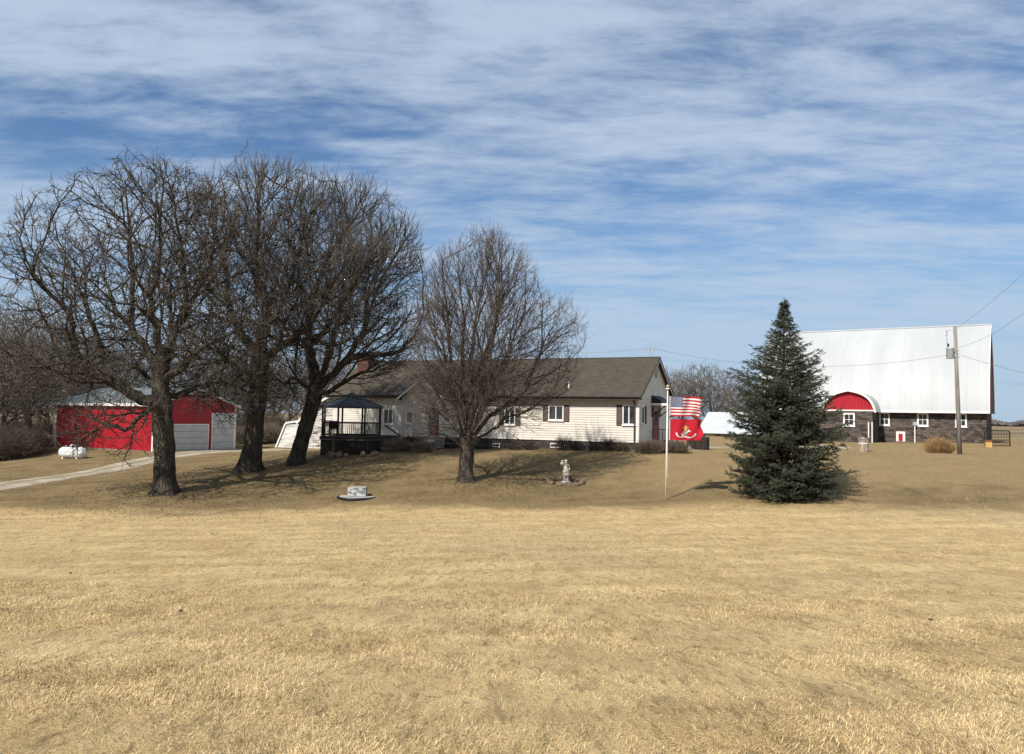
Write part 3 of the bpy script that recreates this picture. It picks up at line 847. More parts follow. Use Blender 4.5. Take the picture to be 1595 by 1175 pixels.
m = MB(); m.box(-BL, -.02, .02, BW - .02, -.6, be + .1); m.box(yx0 + .02, yx1 - .02, -BP + .02, .1, -.6, bz1); m.build('block_core', M_MORTAR, barn)
block_wall('block', [(-BL, 0, -.2, be + .1, FT, [(a, b, wz[0], wz[1]) for a, b in bwin] + [(hx0, hx1, -.3, hz_)]), (0, BW, -.2, be + .1, RT, []),
                     (yx0, yx1, -.2, bz1, BT, [yw]), (-BP, 0, -.2, bz1, lambda u, d, z: (yx1 + d, u, z), [])], barn)
# curved roof
t = NT('white_roof_steel')
n1 = t.noise(.35, 5, .6, .3, t.coords((1, .25, .25))); n2 = t.noise(1.4, 4, .6, 0, t.coords((4, .12, .12)))
c_ = t.mix(t.ramp(n1, .35, .7), (0.36, 0.375, 0.38), (0.415, 0.43, 0.435)); c_ = t.mix(t.ramp(n2, .5, .75, 0, .25), c_, (0.33, 0.345, 0.35))
M_WROOF = t.out(c_, .5, 0.0, .2)
def arch(n, x_e, z_e, x_c, z_c, bulge, flare=0.0):
    """Half of a pointed arch from the eave to the crown."""
    pts = []
    for i in range(n + 1):
        f = i / n
        x = x_e + (x_c - x_e) * f; z = z_e + (z_c - z_e) * f
        nx_, nz_ = -(z_c - z_e), (x_c - x_e); L = math.hypot(nx_, nz_)
        b = bulge * math.sin(math.pi * f ** .92) - flare * math.exp(-f * 14)
        pts.append((x + nx_ / L * b, z + nz_ / L * b))
    return pts
prof = arch(22, -.55, be - .02, BW / 2, br_, 1.05, 0.0)
def arch_roof(name, prof, T, l0, l1, mat, parent, thick=.1, sheets=0.9, smooth=True):
    n = int((l1 - l0) / sheets); m = MB(); k = len(prof)
    for i in range(n):
        a, b = l0 + (l1 - l0) * i / n, l0 + (l1 - l0) * (i + 1) / n
        cols = [(a, .0), (b - .07, .0), (b - .05, .008), (b - .02, .008), (b, .0)]
        V = []
        for (l, h) in cols:
            for j, (y, z) in enumerate(prof):
                j0, j1 = max(0, j - 1), min(k - 1, j + 1)
                ty, tz = prof[j1][0] - prof[j0][0], prof[j1][1] - prof[j0][1]; L = math.hypot(ty, tz)
                V.append(T(l, y - tz / L * h * 1.0, z + ty / L * h))
        Fc = [(c * k + j, (c + 1) * k + j, (c + 1) * k + j + 1, c * k + j + 1) for c in range(4) for j in range(k - 1)]
        m.add(V, Fc)
    o = m.build(name, mat, parent)
    return o
arch_roof('roof', prof, lambda l, y, z: (l, y, z), -BL - .3, .3, M_WROOF, barn)
arch_roof('roof', prof, lambda l, y, z: (l, BW - y, z), -BL - .3, .3, M_WROOF, barn)
m = MB(); m.tube([(-BL - .3, BW / 2, br_ + .03), (.3, BW / 2, br_ + .03)], .09, 8); m.build('ridge_cap', M_WROOF, barn)
full = prof + [(BW - y, z) for (y, z) in prof[::-1][1:]]
M_REDB = M_REDST
m = MB(); m.prism([(y, z - .05) for (y, z) in full], lambda y, z: (-.05, y, z), lambda y, z: (-.005, y, z)); m.build('gable_cladding', M_REDB, barn)
m = MB(); m.prism([(y, z - .05) for (y, z) in full], lambda y, z: (-BL + .05, y, z), lambda y, z: (-BL + .1, y, z))
m.build('gable_cladding', M_REDB, barn)
m = MB()
for j in range(len(full) - 1): m.bar((.27, full[j][0], full[j][1] - .08), (.27, full[j + 1][0], full[j + 1][1] - .08), .05, .18)
m.build('rake_trim', M_WHITE, barn)
m = MB(); m.box(-BL - .3, .3, -.64, -.56, be - .14, be + .02); m.build('eave_trim', M_WHITE, barn)
MB().box(-BL, .25, -.56, .0, be - .12, be - .08).build('soffit', M_DARKTRIM, barn)
# the bay's pointed roof, red front and trim
hwd = (yx1 - yx0) / 2
bp_ = arch(14, -.30, bz1 - .04, hwd, bzp, .60)
depth = 4.8
arch_roof('bay_roof', bp_, lambda l, y, z: (yx0 + y, l, z), -BP - .35, depth * .55, M_WROOF, barn)
arch_roof('bay_roof', bp_, lambda l, y, z: (yx1 - y, l, z), -BP - .35, depth * .55, M_WROOF, barn)
bfull = bp_ + [(2 * hwd - y, z) for (y, z) in bp_[::-1][1:]]
m = MB(); m.prism([(y, z - .05) for (y, z) in bfull], lambda y, z: (yx0 + y, -BP + .02, z), lambda y, z: (yx0 + y, -BP + .06, z)); m.build('bay_core', M_REDB, barn)
def btop(u):
    y = min(max(u - yx0, 0), 2 * hwd); y = min(y, 2 * hwd - y)
    return float(np.interp(y, [q[0] for q in bp_], [q[1] for q in bp_])) - .06
m = MB(); rib_wall(m, yx0 - .05, yx1 + .05, bz1 + .10, lambda u: max(btop(u), bz1 + .11), BT, .3, .03); bc = m.build('bay_cladding', M_REDB, barn); bc['kind'] = 'stuff'
MB().box(yx0 - .2, yx1 + .2, .02, .07, bz1 + .02, bz1 + .14, T=BT).build('bay_trim', M_WHITE, barn)
m = MB()
for j in range(len(bfull) - 1): m.bar((yx0 + bfull[j][0], -BP - .33, bfull[j][1] - .06), (yx0 + bfull[j + 1][0], -BP - .33, bfull[j + 1][1] - .06), .06, .17)
m.build('bay_rake', M_WHITE, barn)
for (a, b) in bwin: window(barn, a, b, wz[0] + .05, wz[1], lambda u, d, z: (u, .04 - d * 1.3, z), 2, 2, .14, .04)
window(barn, yw[0], yw[1], yw[2] + .05, yw[3], lambda u, d, z: (u, -BP + .04 - d * 1.3, z), 2, 2, .14, .04)
m = MB(); ring(m, hx0, hx1, -.1, hz_, .2, FT, -.01, .06, .02); hd = m.build('hatch', M_WHITE, barn)
MB().box(hx0 + .2, hx1 - .2, .0, .03, -.08, hz_ - .2, T=FT).build('hatch_door', M_REDB, hd)

# ------------------------------------------------------------------ old white shed behind the gazebo
o = P(500, 697, 68.0)
SF = Frame(Vector((o.x, o.y, o.z)), 20)
shed = empty('old_shed', SF.o, -SF.a, 'weathered shed of peeling white boards behind the gazebo', 'shed')
t = NT('peeling_boards')
pe = t.noise(3.0, 6, .7, .6, t.coords((.35, 1, 2.4))); pf = t.noise(14, 4, .7, 0, t.coords((.3, 1, 2)))
c_ = t.mix(t.ramp(pe, .40, .56), (0.085, 0.062, 0.055), (0.62, 0.60, 0.57)); c_ = t.mix(t.ramp(pf, .5, .7, 0, .6), c_, (0.20, 0.15, 0.13))
M_PEEL = t.out(c_, .9, 0, .15)
def sp(px, py): q = SF.hit(px, py, 'y', 0); return (q.x, q.z)
pr = [sp(*q) for q in ((466, 697), (466, 660), (480, 645), (498, 629), (518, 618), (541, 612), (566, 622), (585, 640), (596, 660), (596, 697))]
pr[0] = (pr[0][0], -.3); pr[-1] = (pr[-1][0], -.3)
ln = [sp(*q) for q in ((431, 697), (446, 660), (466, 657), (466, 697))]
m = MB(); m.prism(pr, lambda x, z: (x, .03, z), lambda x, z: (x, 9, z)); m.prism(ln, lambda x, z: (x, .05, z), lambda x, z: (x, 8.8, z)); m.build('wall_core', M_PEEL, shed)
xs_ = [q[0] for q in pr]; zs_ = [q[1] for q in pr]; ip = zs_.index(max(zs_))
lx = lambda z: float(np.interp(z, zs_[:ip + 1], xs_[:ip + 1])); rx = lambda z: float(np.interp(z, zs_[ip:][::-1], xs_[ip:][::-1]))
zb_ = sp(480, 668)[1]
m = MB(); lap_wall(m, lx, rx, zb_, zs_[ip] - .05, FT, .19, .03)
n = 34
for i in range(n):
    a, b = xs_[0] + (xs_[-1] - xs_[0]) * i / n, xs_[0] + (xs_[-1] - xs_[0]) * (i + 1) / n
    m.box(a + .008, b - .008, .0, .018 + .01 * (i % 3), -.1, zb_ - .01, T=FT)
w = m.build('board', M_PEEL, shed); w['kind'] = 'stuff'
M_PALE = plain('white_boards', (0.66, 0.66, 0.63), .12, 1.2, .8, stretch=(.4, 1, 2.5), c2=(0.30, 0.27, 0.24))
lz = [ln[0][1], ln[1][1]]
m = MB(); lap_wall(m, lambda z: float(np.interp(z, lz, [ln[0][0], ln[1][0]])), lambda z: ln[2][0] - .02, ln[0][1], ln[1][1] - .02, FT, .17, .03); w = m.build('lean_to_board', M_PALE, shed); w['kind'] = 'stuff'
m = MB()
for a, b in zip(pr[1:-1], pr[2:-1]): m.bar((a[0], 4.4, a[1] + .06), (b[0], 4.4, b[1] + .06), 9.6, .1)
m.build('roof', M_GALV, shed)
m = MB()
for a, b in zip(pr[1:-1], pr[2:-1]): m.bar((a[0], -.42, a[1] + .03), (b[0], -.42, b[1] + .03), .05, .17)
m.bar((ln[0][0] - .03, -.1, ln[0][1]), (ln[1][0] - .03, -.1, ln[1][1]), .06, .12); m.bar((ln[1][0], -.1, ln[1][1] + .05), (ln[2][0], -.1, ln[2][1] + .05), .06, .14); m.build('rake_board', M_WHITE, shed)

# ------------------------------------------------------------------ low white roofed shed beyond the spruce
o = P(1095, 688, 86.0)
LF = Frame(Vector((o.x, o.y, o.z)), 30)
ls = empty('open_shed', LF.o, -LF.a, 'low open shed with pale metal roof between flags and spruce', 'shed')
lz0 = LF.hit(1095, 674.5, 'y', 0).z; lzt = LF.hit(1100, 642, 'y', 4.0).z; LLen = LF.hit(1215, 660, 'y', 0).x
rib_roof('roof', [(-.6, -.4, lz0), (LLen, -.4, lz0), (LLen, 4.0, lzt), (-.6, 4.0, lzt)], plain('pale_roof', (0.50, 0.54, 0.56), .08, .6, .5), ls)
rib_roof('roof', [(LLen, 8.4, lz0), (-.6, 8.4, lz0), (-.6, 4.0, lzt), (LLen, 4.0, lzt)], bpy.data.materials['pale_roof'], ls)
m = MB(); m.box(0, LLen, 7.8, 8.0, -.3, lz0); m.prism([(.2, lz0 - .1), (8, lz0 - .1), (4, lzt - .15)], lambda y, z: (-.3, y, z), lambda y, z: (-.2, y, z)); m.build('wall', plain('grey_boards', (0.13, 0.12, 0.11), .3, 3, .9), ls)
for i in range(7):
    x = .1 + (LLen - .4) * i / 6; MB().box(x, x + .16, .0, .16, -.3, lz0 + .05).build('post', bpy.data.materials['grey_boards'], ls)
for z in (.35, .75): MB().box(0, LLen - .2, -.05, -.005, z, z + .14).build('rail', bpy.data.materials['grey_boards'], ls)
# ------------------------------------------------------------------ bare trees
def bark(name, c, c2, twig=False):
    t = NT(name)
    v = t.coords((1, 1, 0.28))
    a = t.noise(7.0, 6, 0.65, 0.6, v)
    g = t.noise(1.2, 4, 0.6)
    col = t.mix(t.ramp(a, 0.36, 0.66), c2, c)
    col = t.mix(t.ramp(g, 0.45, 0.75, 0, 0.35), col, tuple(x * 1.35 for x in c))
    if not twig:
        vo = t.n('ShaderNodeTexVoronoi', feature='DISTANCE_TO_EDGE')
        vo.inputs['Scale'].default_value = 9.0
        t.l(t.coords((1, 1, 0.22)), vo.inputs['Vector'])
        cr = t.ramp(vo.outputs['Distance'], 0.0, 0.25)
        t.bump(t.math('ADD', t.math('MULTIPLY', cr, 1.0), a), 1.0, 0.05)
    return t.out(col, 0.95, 0.0, 0.1)
M_OAK = bark('oak_bark', (0.098, 0.083, 0.067), (0.033, 0.028, 0.023))
M_OAKT = bark('oak_twig', (0.130, 0.112, 0.093), (0.062, 0.053, 0.044), True)
M_MAPLE = bark('maple_bark', (0.120, 0.100, 0.085), (0.045, 0.037, 0.032))
M_MAPLET = bark('maple_twig', (0.152, 0.122, 0.105), (0.084, 0.066, 0.057), True)
M_WOOD = bark('woodland_bark', (0.15, 0.125, 0.10), (0.07, 0.057, 0.046), True)
M_WOODT = bark('woodland_twig', (0.18, 0.152, 0.124), (0.10, 0.084, 0.068), True)

class Tree:
    def __init__(self, seed):
        self.r = np.random.default_rng(seed)
        self.p, self.par, self.limb, self.rmin = [], [], [], []
    def chain(self, pts, start=None, limb=0, step=0.3, gnarl=0.05, rmin=None):
        """A drawn trunk or limb; returns the index of its last node."""
        pts = [np.array(p, float) for p in pts]
        idx = start
        if idx is None:
            self.p.append(pts[0]); self.par.append(-1); self.limb.append(limb); self.rmin.append(rmin[0] if rmin else 0)
            idx = 0
        L = sum(np.linalg.norm(b - a) for a, b in zip(pts, pts[1:])); done = 0.0
        wob = np.zeros(3)
        for a, b in zip(pts, pts[1:]):
            l = np.linalg.norm(b - a); n = max(1, int(round(l / step)))
            for k in range(1, n + 1):
                f = (done + l * k / n) / L
                wob = wob * 0.6 + self.r.normal(0, gnarl, 3)
                self.p.append(a + (b - a) * k / n + wob)
                self.par.append(idx); self.limb.append(limb)
                self.rmin.append(rmin[0] + (rmin[1] - rmin[0]) * f if rmin else 0)
                idx = len(self.p) - 1
            done += l
        return idx
    def nearest(self, q):
        d = np.linalg.norm(np.array(self.p) - np.array(q), axis=1)
        return int(d.argmin())
    def grow(self, att, step, infl, kill, iters=90, trop=(0, 0, 0.1), jit=0.18, maxn=16000):
        n0 = len(self.p)
        pos = np.zeros((maxn + 4000, 3)); pos[:n0] = self.p
        par = np.full(maxn + 4000, -1); par[:n0] = self.par
        kids = np.zeros(maxn + 4000, int)
        for q in self.par:
            if q >= 0: kids[q] += 1
        limb = np.zeros(maxn + 4000, int); limb[:n0] = self.limb
        n = n0
        trop = np.array(trop)
        A = att
        nd = np.full(len(A), 1e9); ni = np.zeros(len(A), int)
        def upd(i0, i1):
            nonlocal nd, ni
            for s in range(i0, i1, 200):
                e = min(i1, s + 200)
                d = np.sqrt(((A[:, None] - pos[None, s:e]) ** 2).sum(-1))
                j = d.argmin(1); m = d[np.arange(len(A)), j]
                b = m < nd
                nd[b] = m[b]; ni[b] = s + j[b]
        upd(0, n)
        for it in range(iters):
            keep = nd > kill
            A, nd, ni = A[keep], nd[keep], ni[keep]
            act = nd < infl
            if not act.any() or n >= maxn: break
            src = ni[act]; dv = A[act] - pos[src]; dv /= np.linalg.norm(dv, axis=1)[:, None]
            u, inv = np.unique(src, return_inverse=True)
            acc = np.zeros((len(u), 3)); np.add.at(acc, inv, dv)
            ok = kids[u] < 3
            u, acc = u[ok], acc[ok]
            if len(u) == 0: break
            acc /= np.linalg.norm(acc, axis=1)[:, None] + 1e-6
            pd = pos[u] - pos[np.maximum(par[u], 0)]
            pd /= np.linalg.norm(pd, axis=1)[:, None] + 1e-6
            acc = acc + trop + pd * 0.35 + self.r.normal(0, jit, acc.shape)
            acc /= np.linalg.norm(acc, axis=1)[:, None] + 1e-6
            m = len(u)
            pos[n:n + m] = pos[u] + acc * step; par[n:n + m] = u; kids[u] += 1; limb[n:n + m] = np.where(limb[u] == 0, 1000 + n + np.arange(m), limb[u])
            upd(n, n + m); n += m
        self.p = list(pos[:n]); self.par = list(par[:n]); self.limb = list(limb[:n])
        self.rmin += [0] * (n - len(self.rmin))
        return self
    def ramify(self, envs, starts, sp=(0.55, 0.42), ang=(35, 62), gnarl=0.10, up=0.10, drift=(0, 0, 0), reach=0.8, cap=(4.5, 2.0), out=0.35, minl=0.35):
        """Side branches along every drawn limb, and branches on those, out to the crown's outline."""
        r = self.r; drift = np.array(drift, float)
        envs = [(np.array(c, float), np.array(e, float)) for c, e in envs]
        cen = envs[0][0]
        def exit_d(p, d):
            best = 0.0
            for c, e in envs:
                q, w = (p - c) / e, d / e
                A, B, K = w @ w, q @ w, q @ q - 1
                D_ = B * B - A * K
                if D_ > 0:
                    t_ = (-B + math.sqrt(D_)) / A
                    if K < 0 or (-B - math.sqrt(D_)) / A < 0.6: best = max(best, t_)
            return best
        def unit(v): return v / (np.linalg.norm(v) + 1e-9)
        def walk(i, d, L, level, limb, wid):
            n = max(2, int(L / (0.30 if level == 0 else 0.24 if level == 1 else 0.19))); st = L / n
            ids = []
            p = self.p[i]
            for k in range(n):
                d = unit(d + r.normal(0, gnarl * (1.0 if level else .7), 3) + np.array([0, 0, up * .5]) + drift * .3)
                p = p + d * st
                self.p.append(p); self.par.append(i); self.limb.append(limb); self.rmin.append(0.0)
                i = len(self.p) - 1; ids.append((i, d, (k + 1) / n))
            return ids
        def spawn(ids, L, level, limb):
            if level >= 2: return
            acc = r.random() * sp[level]; side = r.random() * 6.28
            for (i, d, f) in ids:
                acc += L / len(ids)
                while acc > sp[level]:
                    acc -= sp[level]
                    if f < (0.22 if level else 0.0): continue
                    side += 2.4 + r.normal(0, .5)
                    ref = np.array([0, 0, 1.0]) if abs(d[2]) < .9 else np.array([1.0, 0, 0])
                    u = unit(np.cross(d, ref)); v = np.cross(d, u)
                    a = math.radians(r.uniform(*ang))
                    c = d * math.cos(a) + (u * math.cos(side) + v * math.sin(side)) * math.sin(a)
                    c = unit(c + unit(self.p[i] - cen) * out + np.array([0, 0, up]) + drift)
                    e = exit_d(self.p[i], c)
                    l = min(e * reach * r.uniform(.75, 1.15), cap[level] * r.uniform(.55, 1.1))
                    if level == 1: l = min(l, max(minl, L * (1.05 - f) * .8 + .25))
                    if l < minl: continue
                    spawn(walk(i, c, l, level + 1, limb, 0), l, level + 1, limb)
            # the tip forks
            i, d, f = ids[-1]
            for k in range(2):
                c = unit(d + r.normal(0, .45, 3) + np.array([0, 0, up])); e = exit_d(self.p[i], c)
                l = min(e * .95, cap[level] * r.uniform(.5, .9))
                if l > minl: spawn(walk(i, c, l, level + 1, limb, 0), l, level + 1, limb)
        par0 = np.array(self.par); n0 = len(self.p)
        for (tip, frm, limb) in starts:
            chain = [tip]
            while chain[-1] != frm and par0[chain[-1]] >= 0: chain.append(int(par0[chain[-1]]))
            chain = chain[::-1]
            ids = []
            for j in range(1, len(chain)): ids.append((chain[j], unit(self.p[chain[j]] - self.p[chain[j - 1]]), j / len(chain)))
            d = ids[-1][1]; e = exit_d(self.p[tip], d)
            if e > .8: ids += walk(tip, d, e * .92, 0, limb, 0)
            L = sum(np.linalg.norm(self.p[b[0]] - self.p[a[0]]) for a, b in zip(ids, ids[1:]))
            k0 = max(0, int(len(ids) * .16))
            spawn(ids[k0:], L * (1 - k0 / len(ids)), 0, limb)
        return self
    def finish(self, R, r0, twigs=2, tl=(0.3, 0.7), up=0.35, spread=0.6, rt=0.008, fork=0.5, side=0.5):
        """Radii by the pipe model, then twigs on every thin end."""
        p = np.array(self.p); par = np.array(self.par); n = len(p)
        kids = np.zeros(n, int); np.add.at(kids, par[par >= 0], 1)
        tips = max(2, int((kids == 0).sum()))
        e = math.log(tips) / math.log(R / r0)
        acc = np.zeros(n)
        for i in range(n - 1, -1, -1):
            if kids[i] == 0: acc[i] = r0 ** e
            if par[i] >= 0: acc[par[i]] += acc[i]
        r = acc ** (1 / e)
        r = np.maximum(r, np.array(self.rmin))
        self.p, self.par, self.rad = p, par, r
        # smooth the line of the branches a little
        for _ in range(2):
            q = p.copy(); ch = np.zeros_like(p); np.add.at(ch, par[par >= 0], p[par >= 0])
            one = (kids == 1) & (par >= 0)
            q[one] = p[one] * 0.6 + 0.2 * ch[one] + 0.2 * p[par[one]]
            p = q
        self.p = p
        d = p - p[np.maximum(par, 0)]; d /= np.linalg.norm(d, axis=1)[:, None] + 1e-6
        a, b, ra, rb = [], [], [], []
        src = np.where(kids == 0)[0]
        thin = np.where((kids > 0) & (r < r0 * 3.2) & (self.r.random(n) < side))[0]
        S = np.concatenate([np.repeat(src, twigs), thin])
        o, dd, rr = p[S], d[S], np.minimum(r[S], rt * 1.5)
        UP = np.array([0, 0, up])
        L = tl[0] + (tl[1] - tl[0]) * self.r.random(len(S))
        for lev in range(3):
            nd = dd + UP + self.r.normal(0, spread, dd.shape); nd /= np.linalg.norm(nd, axis=1)[:, None]
            e1 = o + nd * (L * 0.5)[:, None]
            a.append(o); b.append(e1); ra.append(rr); rb.append(rr * 0.8)
            n2 = nd + UP * 0.5 + self.r.normal(0, spread * 0.45, dd.shape); n2 /= np.linalg.norm(n2, axis=1)[:, None]
            e2 = e1 + n2 * (L * 0.5)[:, None]
            a.append(e1); b.append(e2); ra.append(rr * 0.8); rb.append(rr * 0.45)
            k = self.r.random(len(o)) < fork
            o, dd, rr, L = np.concatenate([e1[k], e2[k]]), np.concatenate([nd[k], n2[k]]), np.concatenate([rr[k], rr[k] * .8]) * 0.8, np.concatenate([L[k], L[k]]) * 0.68
            fork *= 0.55
        self.tw = (np.concatenate(a), np.concatenate(b), np.concatenate(ra), np.concatenate(rb))
        return self

def frusta(a, b, ra, rb, n, r):
    d = b - a; L = np.linalg.norm(d, axis=1)[:, None] + 1e-6; d = d / L
    ref = np.where(np.abs(d[:, 2:3]) > 0.8, np.array([[1., 0, 0]]), np.array([[0, 0, 1.]]))
    s = np.cross(d, ref); s /= np.linalg.norm(s, axis=1)[:, None] + 1e-9; u = np.cross(d, s)
    b = b + d * np.minimum(rb[:, None] * 0.5, L * 0.1)
    V = []
    for k in range(n):
        t = 2 * math.pi * k / n
        o = s * math.cos(t) + u * math.sin(t)
        V.append(a + o * ra[:, None]); V.append(b + o * rb[:, None])
    V = np.stack(V, 1).reshape(-1, 3)
    i = np.arange(len(a))[:, None] * (2 * n)
    Fq = []
    for k in range(n):
        k2 = (k + 1) % n
        Fq.append(np.concatenate([i + 2 * k, i + 2 * k2, i + 2 * k2 + 1, i + 2 * k + 1], 1))
    return V, np.concatenate(Fq)

def tubes(tree, sel, n=10, flare=None):
    """Joined chains for the thick wood whose nodes are in sel."""
    p, par, r = tree.p, tree.par, tree.rad
    N = len(p); sel_set = set(np.where(sel)[0].tolist())
    main = {}
    for i in range(N - 1, 0, -1):
        q = par[i]
        if q >= 0 and i in sel_set and (q not in main or r[i] > r[main[q]]): main[q] = i
    V, Fq = [], []
    used = set(); off = 0
    for i in sorted(sel_set):
        if i in used: continue
        ch = [i]; used.add(i)
        while ch[-1] in main and main[ch[-1]] not in used:
            ch.append(main[ch[-1]]); used.add(ch[-1])
        start = par[i]
        pts = [p[k] for k in ch]; rs = [r[k] for k in ch]
        if start >= 0: pts = [p[start]] + pts; rs = [min(r[start], rs[0] * 1.25)] + rs
        if len(pts) < 2: continue
        pts = np.array(pts)
        d = np.gradient(pts, axis=0); d /= np.linalg.norm(d, axis=1)[:, None] + 1e-9
        s = np.cross(d[0], [0.3, 0.9, 0.1]); s /= np.linalg.norm(s)
        ph = np.linspace(0, 2 * math.pi, n, endpoint=False)
        for k in range(len(pts)):
            s = s - d[k] * s.dot(d[k]); s /= np.linalg.norm(s) + 1e-9
            u = np.cross(d[k], s)
            rr = rs[k] * (1 + 0.07 * np.sin(ph * 3 + k * 0.35 + i) + 0.05 * np.sin(ph * 5 - k * 0.6) + 0.04 * math.sin(k * 1.9))
            if flare and start < 0:
                h = np.linalg.norm(pts[k] - pts[0]); fl = math.exp(-h / flare[1]) * flare[0]
                rr = rr * (1 + fl * (0.65 + 0.55 * np.sin(ph * 5 + 0.7)))
            V.append(pts[k] + (s[None] * np.cos(ph)[:, None] + u[None] * np.sin(ph)[:, None]) * rr[:, None])
        m = len(pts)
        for k in range(m - 1):
            j = np.arange(n); j2 = (j + 1) % n
            Fq.append(np.stack([off + k * n + j, off + k * n + j2, off + (k + 1) * n + j2, off + (k + 1) * n + j], 1))
        off += m * n
    return (np.concatenate(V), np.concatenate(Fq)) if V else None

def build_tree(name, tr, base, mb, mt, label, cat='tree', group=None, flare=(0.7, 0.45), thick=0.055, limbs=True, tr_sides=16):
    base = np.array(base, float)
    root = empty(name, tuple(base), 0, label, cat, group)
    tr.p = tr.p - base
    tw = (tr.tw[0] - base, tr.tw[1] - base, tr.tw[2], tr.tw[3])
    limb = np.array(tr.limb); r = tr.rad; par = tr.par
    V, Fq = tubes(tr, limb == 0, tr_sides, flare)
    fast_mesh('trunk', V, [Fq], mb, root, smooth=True)
    ids = sorted(set(limb.tolist()) - {0}) if limbs else [None]
    for k in ids:
        m = (limb == k) if k is not None else (limb != 0)
        big = m & (r >= thick)
        small = np.where(m & (r < thick) & (par >= 0))[0]
        parts, faces, off = [], [], 0
        if big.any():
            tb = tubes(tr, big, 8)
            if tb: parts.append(tb[0]); faces.append(tb[1]); off = len(tb[0])
        if len(small):
            v, f = frusta(tr.p[par[small]], tr.p[small], np.minimum(r[par[small]], r[small] * 1.35), r[small], 4, None)
            parts.append(v); faces.append(f + off)
        if parts: fast_mesh('limb', np.concatenate(parts), faces, mb, root, smooth=True)
    v, f = frusta(*tw, 3, None)
    print(name, 'nodes', len(tr.p), 'twigs', len(tw[0]))
    # the thin growth of the trunk itself belongs to the crown
    cr = fast_mesh('crown', v, [f], mt, root, smooth=True)
    cr['kind'] = 'stuff'
    return root

def ellipsoid(r, n, c, rx, ry, rz, zmin=-1.0, shell=0.5):
    q = r.normal(size=(n * 3, 3)); q /= np.linalg.norm(q, axis=1)[:, None]
    q *= (r.random(n * 3) ** shell)[:, None]
    q = q[q[:, 2] > zmin][:n]
    return np.array(c) + q * np.array([rx, ry, rz])
def pxpts(D, lst):
    """Limb drawn in the picture at depth D (+ offset) turned to points in the yard."""
    return [tuple(P(a, b, D + (o[0] if o else 0))) for (a, b, *o) in lst]

# --- the nearest oak
D = 37.0
T1 = Tree(11); b0 = on_ground(257, 768, D); sc = D / F
T1.chain([(b0.x, b0.y, b0.z - 0.15)] + pxpts(D, [(256, 720), (254, 670), (252, 625), (250, 585), (252, 555)]), gnarl=0.012, rmin=(0.46, 0.34))
def add_limb(T, D, pts, k, r, st=None):
    q = pxpts(D, pts); s = T.nearest(q[0]) if st is None else st
    tip = T.chain([T.p[s]] + q[1:], start=s, limb=k, gnarl=0.045, rmin=r)
    T.__dict__.setdefault('starts', []).append((tip, s, k))
    return tip
L1 = [(250, 628), (220, 627, -.3), (184, 601, -.8), (143, 581, -1.2), (120, 553, -1.4), (112, 522, -1.5), (110, 497, -1.5), (94, 471, -1.6)]
add_limb(T1, D, L1, 1, (0.30, 0.10))
add_limb(T1, D, [(143, 581, -1.2), (100, 563, -1.6), (60, 573, -2), (30, 581, -2.2)], 1, (0.11, 0.035))
add_limb(T1, D, [(184, 601, -.8), (163, 563, -.4), (156, 535, 0), (142, 500, .3)], 1, (0.15, 0.04))
add_limb(T1, D, [(250, 580), (230, 548, .5), (204, 509, 1), (176, 479, 1.4), (163, 446, 1.7)], 2, (0.23, 0.05))
add_limb(T1, D, [(204, 509, 1), (205, 460, 1), (206, 420, .8)], 2, (0.13, 0.04))
add_limb(T1, D, [(251, 565), (247, 520, -.6), (236, 490, -1), (230, 462, -1.2), (243, 430, -1.4)], 3, (0.19, 0.05))
add_limb(T1, D, [(252, 560), (268, 525, .4), (285, 495, .8), (300, 465, 1), (318, 435, 1)], 4, (0.24, 0.05))
add_limb(T1, D, [(285, 495, .8), (290, 450, .2), (284, 415, 0)], 4, (0.14, 0.04))
add_limb(T1, D, [(251, 590), (275, 580, -.9), (324, 536, -1.6), (383, 505, -2)], 5, (0.19, 0.045))
add_limb(T1, D, [(251, 612), (278, 620, .6), (310, 607, 1.3), (345, 594, 1.8), (375, 606, 2.2), (395, 590, 2.4)], 6, (0.15, 0.03))
add_limb(T1, D, [(251, 628), (232, 640, -1.0), (214, 655, -1.6), (198, 671, -2.0), (172, 664, -2.3), (150, 672, -2.4)], 7, (0.13, 0.03))
add_limb(T1, D, [(252, 600), (262, 570, 1.5), (270, 520, 2.8), (262, 470, 3.6)], 8, (0.16, 0.04))
add_limb(T1, D, [(251, 610), (225, 580, 1.8), (185, 555, 3.0), (130, 530, 4.0), (90, 500, 4.6)], 9, (0.14, 0.04))
T1.ramify([(P(226, 490, D), (222 * sc, 6.2, 240 * sc)), (P(165, 640, D - 2), (100 * sc, 2.6, 50 * sc)), (P(330, 610, D + 1), (95 * sc, 2.6, 50 * sc)), (P(60, 575, D - 1), (75 * sc, 2.8, 65 * sc))],
          T1.starts, (0.46, 0.34), (34, 70), 0.13, 0.05, (0, 0, 0), 0.85, (4.2, 1.9), 0.30)
T1.grow(np.concatenate([ellipsoid(T1.r, 4300, P(226, 490, D), 220 * sc, 6.2, 240 * sc, -0.4, 0.33), ellipsoid(T1.r, 300, P(165, 640, D - 2), 95 * sc, 2.3, 46 * sc, -1, 0.5),
                        ellipsoid(T1.r, 300, P(330, 610, D + 1), 90 * sc, 2.4, 46 * sc, -1, 0.5), ellipsoid(T1.r, 300, P(60, 575, D - 1), 70 * sc, 2.6, 60 * sc, -1, 0.5)]), 0.20, 2.2, 0.36, 60, (0, 0, 0.04), 0.20, 15000)
T1.finish(0.46, 0.0120, 2, (0.22, 0.50), 0.18, 0.55, 0.0130, 0.47, 0.50)
build_tree('oak_tree', T1, b0, M_OAK, M_OAKT, 'large bare spreading oak nearest the driveway, its low limb across the red garage', group='bare oaks on the lawn')

